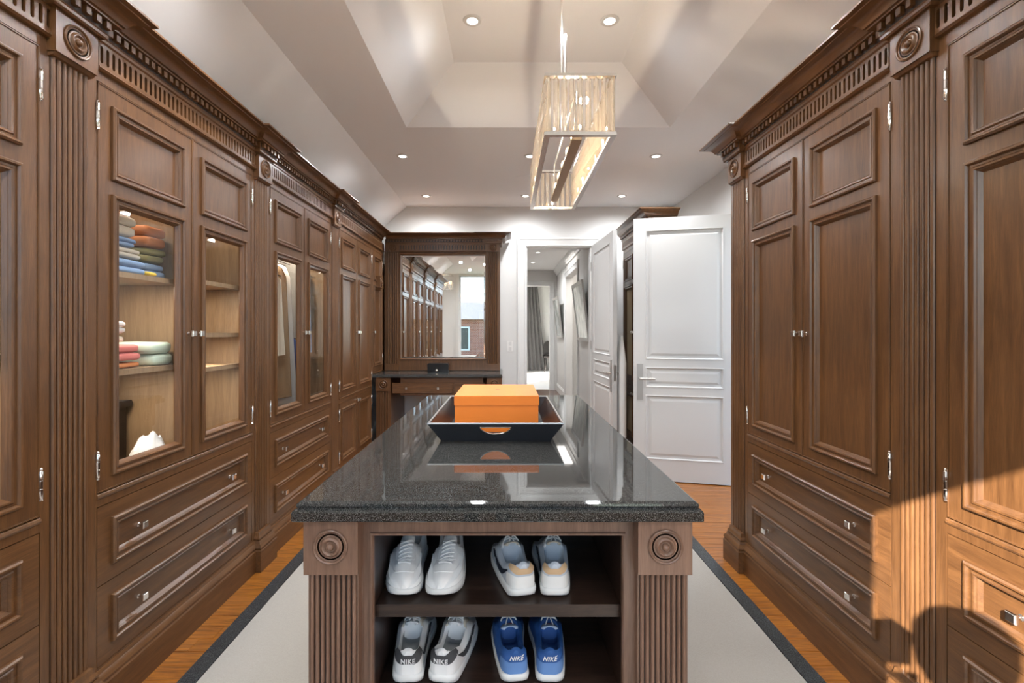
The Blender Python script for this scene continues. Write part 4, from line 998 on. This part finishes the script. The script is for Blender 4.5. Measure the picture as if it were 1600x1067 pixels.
shoe('right pale running shoe with tan heel patch, upper shelf', 'shoes on the island shelves', (.136, 1.348, za), R(-1), 1, run_st)
shoe('left white shoe with charcoal lettered heel tab, lower shelf', 'shoes on the island shelves', (-.276, 1.348, zb2), R(3), -1, nk_st)
shoe('right white shoe with charcoal lettered heel tab and side stripe, lower shelf', 'shoes on the island shelves', (-.184, 1.348, zb2), R(-9), 1, nk_st)
shoe('left blue suede shoe with white-lettered heel, lower shelf', 'shoes on the island shelves', (.028, 1.352, zb2), R(6), -1, bl_st)
shoe('right blue suede shoe with white-lettered heel, lower shelf', 'shoes on the island shelves', (.122, 1.350, zb2), R(-1), 1, bl_st)

# ------------------------------------------------------------------ photographer behind the camera (casts the shadow on the right wardrobe)
def skin_fig(name, V, E, Rr, m, parent):
    me = bpy.data.meshes.new(name); me.from_pydata([Vector(v)-ORG[parent.name] for v in V], E, []); me.materials.append(m)
    o = bpy.data.objects.new(name, me); C.objects.link(o); o.parent = parent
    sk = o.modifiers.new('skin', 'SKIN'); sk.use_smooth_shade = True
    for i, r_ in enumerate(Rr): me.skin_vertices[0].data[i].radius = (r_, r_)
    me.skin_vertices[0].data[0].use_root = True
    sb = o.modifiers.new('sub', 'SUBSURF'); sb.levels = 1; sb.render_levels = 2; return o
px, py = -.12, -.56
P_ = thing('person', 'standing person in dark clothes whose shadow falls on the right wardrobe', 'person', (px, py, 0))
V = [(px, py, .95), (px, py, 1.15), (px, py-.01, 1.36), (px, py, 1.47), (px, py+.02, 1.53),
     (px-.17, py, 1.40), (px-.24, py+.06, 1.15), (px-.10, py+.26, 1.24), (px-.04, py+.33, 1.30),
     (px+.17, py, 1.40), (px+.24, py+.06, 1.15), (px+.16, py+.26, 1.24), (px+.12, py+.33, 1.30),
     (px-.09, py, .88), (px-.10, py+.02, .48), (px-.10, py-.02, .08), (px-.11, py+.12, .04),
     (px+.09, py, .88), (px+.10, py+.02, .48), (px+.10, py-.02, .08), (px+.11, py+.12, .04)]
E = [(0, 1), (1, 2), (2, 3), (3, 4), (2, 5), (5, 6), (6, 7), (7, 8), (2, 9), (9, 10), (10, 11), (11, 12), (0, 13), (13, 14), (14, 15), (15, 16), (0, 17), (17, 18), (18, 19), (19, 20)]
Rr = [.14, .13, .14, .06, .055, .065, .047, .036, .03, .065, .047, .036, .03, .095, .062, .045, .04, .095, .062, .045, .04]
skin_fig('body', V, E, Rr, shirt_m, P_)
hd = MB(); hd.lathe(px, py+.02, 1.49, [(.03, 0), (.062, .025), (.078, .07), (.083, .13), (.078, .18), (.055, .22), (.01, .24)], 'z', 20); obj('head', hd, skin_m, P_, 60)
hd = MB(); hd.lathe(px, py+.0, 1.56, [(.094, 0), (.105, .06), (.102, .12), (.075, .165), (.01, .188)], 'z', 20); obj('hair', hd, hair_m, P_, 60)
fc = MB(); fc.lathe(px-.03, py+.098, 1.625, [(.006, 0), (.010, .004), (.002, .007)], n=10).lathe(px+.03, py+.098, 1.625, [(.006, 0), (.010, .004), (.002, .007)], n=10)
obj('eyes', fc, dark_wood, P_, 60)
obj('nose', MB().loops([[(px-.008, py+.095, 1.625), (px+.008, py+.095, 1.625), (px, py+.104, 1.625)], [(px-.017, py+.09, 1.585), (px+.017, py+.09, 1.585), (px, py+.125, 1.585)]]), skin_m, P_, 60)
obj('mouth', MB().tube([(px-.024, py+.090, 1.557), (px, py+.098, 1.554), (px+.024, py+.090, 1.557)], .005, 6), pink_f, P_, 60)
for sg in (-1, 1): obj('ear', MB().tube([(px+sg*.084, py+.03, 1.59), (px+sg*.094, py+.02, 1.615), (px+sg*.086, py+.025, 1.645)], [.008, .012, .009], 8), skin_m, P_, 60)
for sx_ in (-.04, .12):
    for k in range(5):
        a = (k-2)*.018
        obj('finger', MB().tube([(px+sx_, py+.33, 1.30), (px+sx_+a, py+.37, 1.315), (px+sx_+a*.8, py+.395, 1.30)], [.012, .009, .008], 6), skin_m, P_, 60)
T = thing('camera_tripod', 'black camera on a tripod behind the viewpoint', 'tripod', (0, -.08, 0))
obj('camera_body', MB().box(-.07, .07, -.13, -.05, 1.31, 1.42).lathe(0, -.05, 1.365, [(.034, 0), (.034, .03)], 'w', 20), black_p, T)
obj('head', MB().lathe(0, -.09, 1.2, [(.02, 0), (.02, .11)], 'z', 12), black_p, T)
for a in (PI*1.5, PI*.17, PI*.83): obj('leg', MB().tube([(0, -.09, 1.22), (.30*math.cos(a), -.09+.16*math.sin(a), .022)], [.014, .009]), black_p, T)

# ------------------------------------------------------------------ outside the rear window
struct('ground', MB().box(-60, 60, -60, YS-.3, -3.4, -3.2), grass_m)
T = thing('brick_house', 'red brick house outside, seen in the vanity mirror', 'house', (-3, -16, -3.2))
obj('wall', MB().box(-8, 3, -20, -15, -3.2, 2.0), brick_m, T)
obj('roof', MB().loops([[(x, -20.4, 2.0), (x, -14.6, 2.0), (x, -17.5, 3.1)] for x in (-8.4, 3.4)]), grey_f, T)
for x in (-6.8, -4.9, -3.0, -1.1, .8):
    for z in (-2.4, .3):
        w_ = obj('window', MB().box(x, x+1.0, -15.06, -14.98, z, z+1.3), trim_m, T)
        obj('pane', MB().box(x+.08, x+.46, -14.97, -14.965, z+.08, z+1.22).box(x+.54, x+.92, -14.97, -14.965, z+.08, z+1.22), dark_glass, w_)
for i, x in enumerate((-10.5, 6.0)):
    T = thing('garden_tree', ('tree left of the brick house outside', 'tree right of the brick house outside')[i], 'tree', (x, -13, -3.2))
    obj('trunk', MB().tube([(x, -13, -3.2), (x, -13, .5)], [.2, .12], 8), dark_wood, T)
    mb = MB()
    for k in range(60):
        c = Vector((x+random.gauss(0, .9), -13+random.gauss(0, .9), 1.2+random.gauss(0, .9)))
        mb.lathe(c.x, c.y, c.z, [(.02, -.3), (.3, -.1), (.32, .1), (.02, .3)], 'z', 6)
    obj('foliage', mb, leaf_m, T)
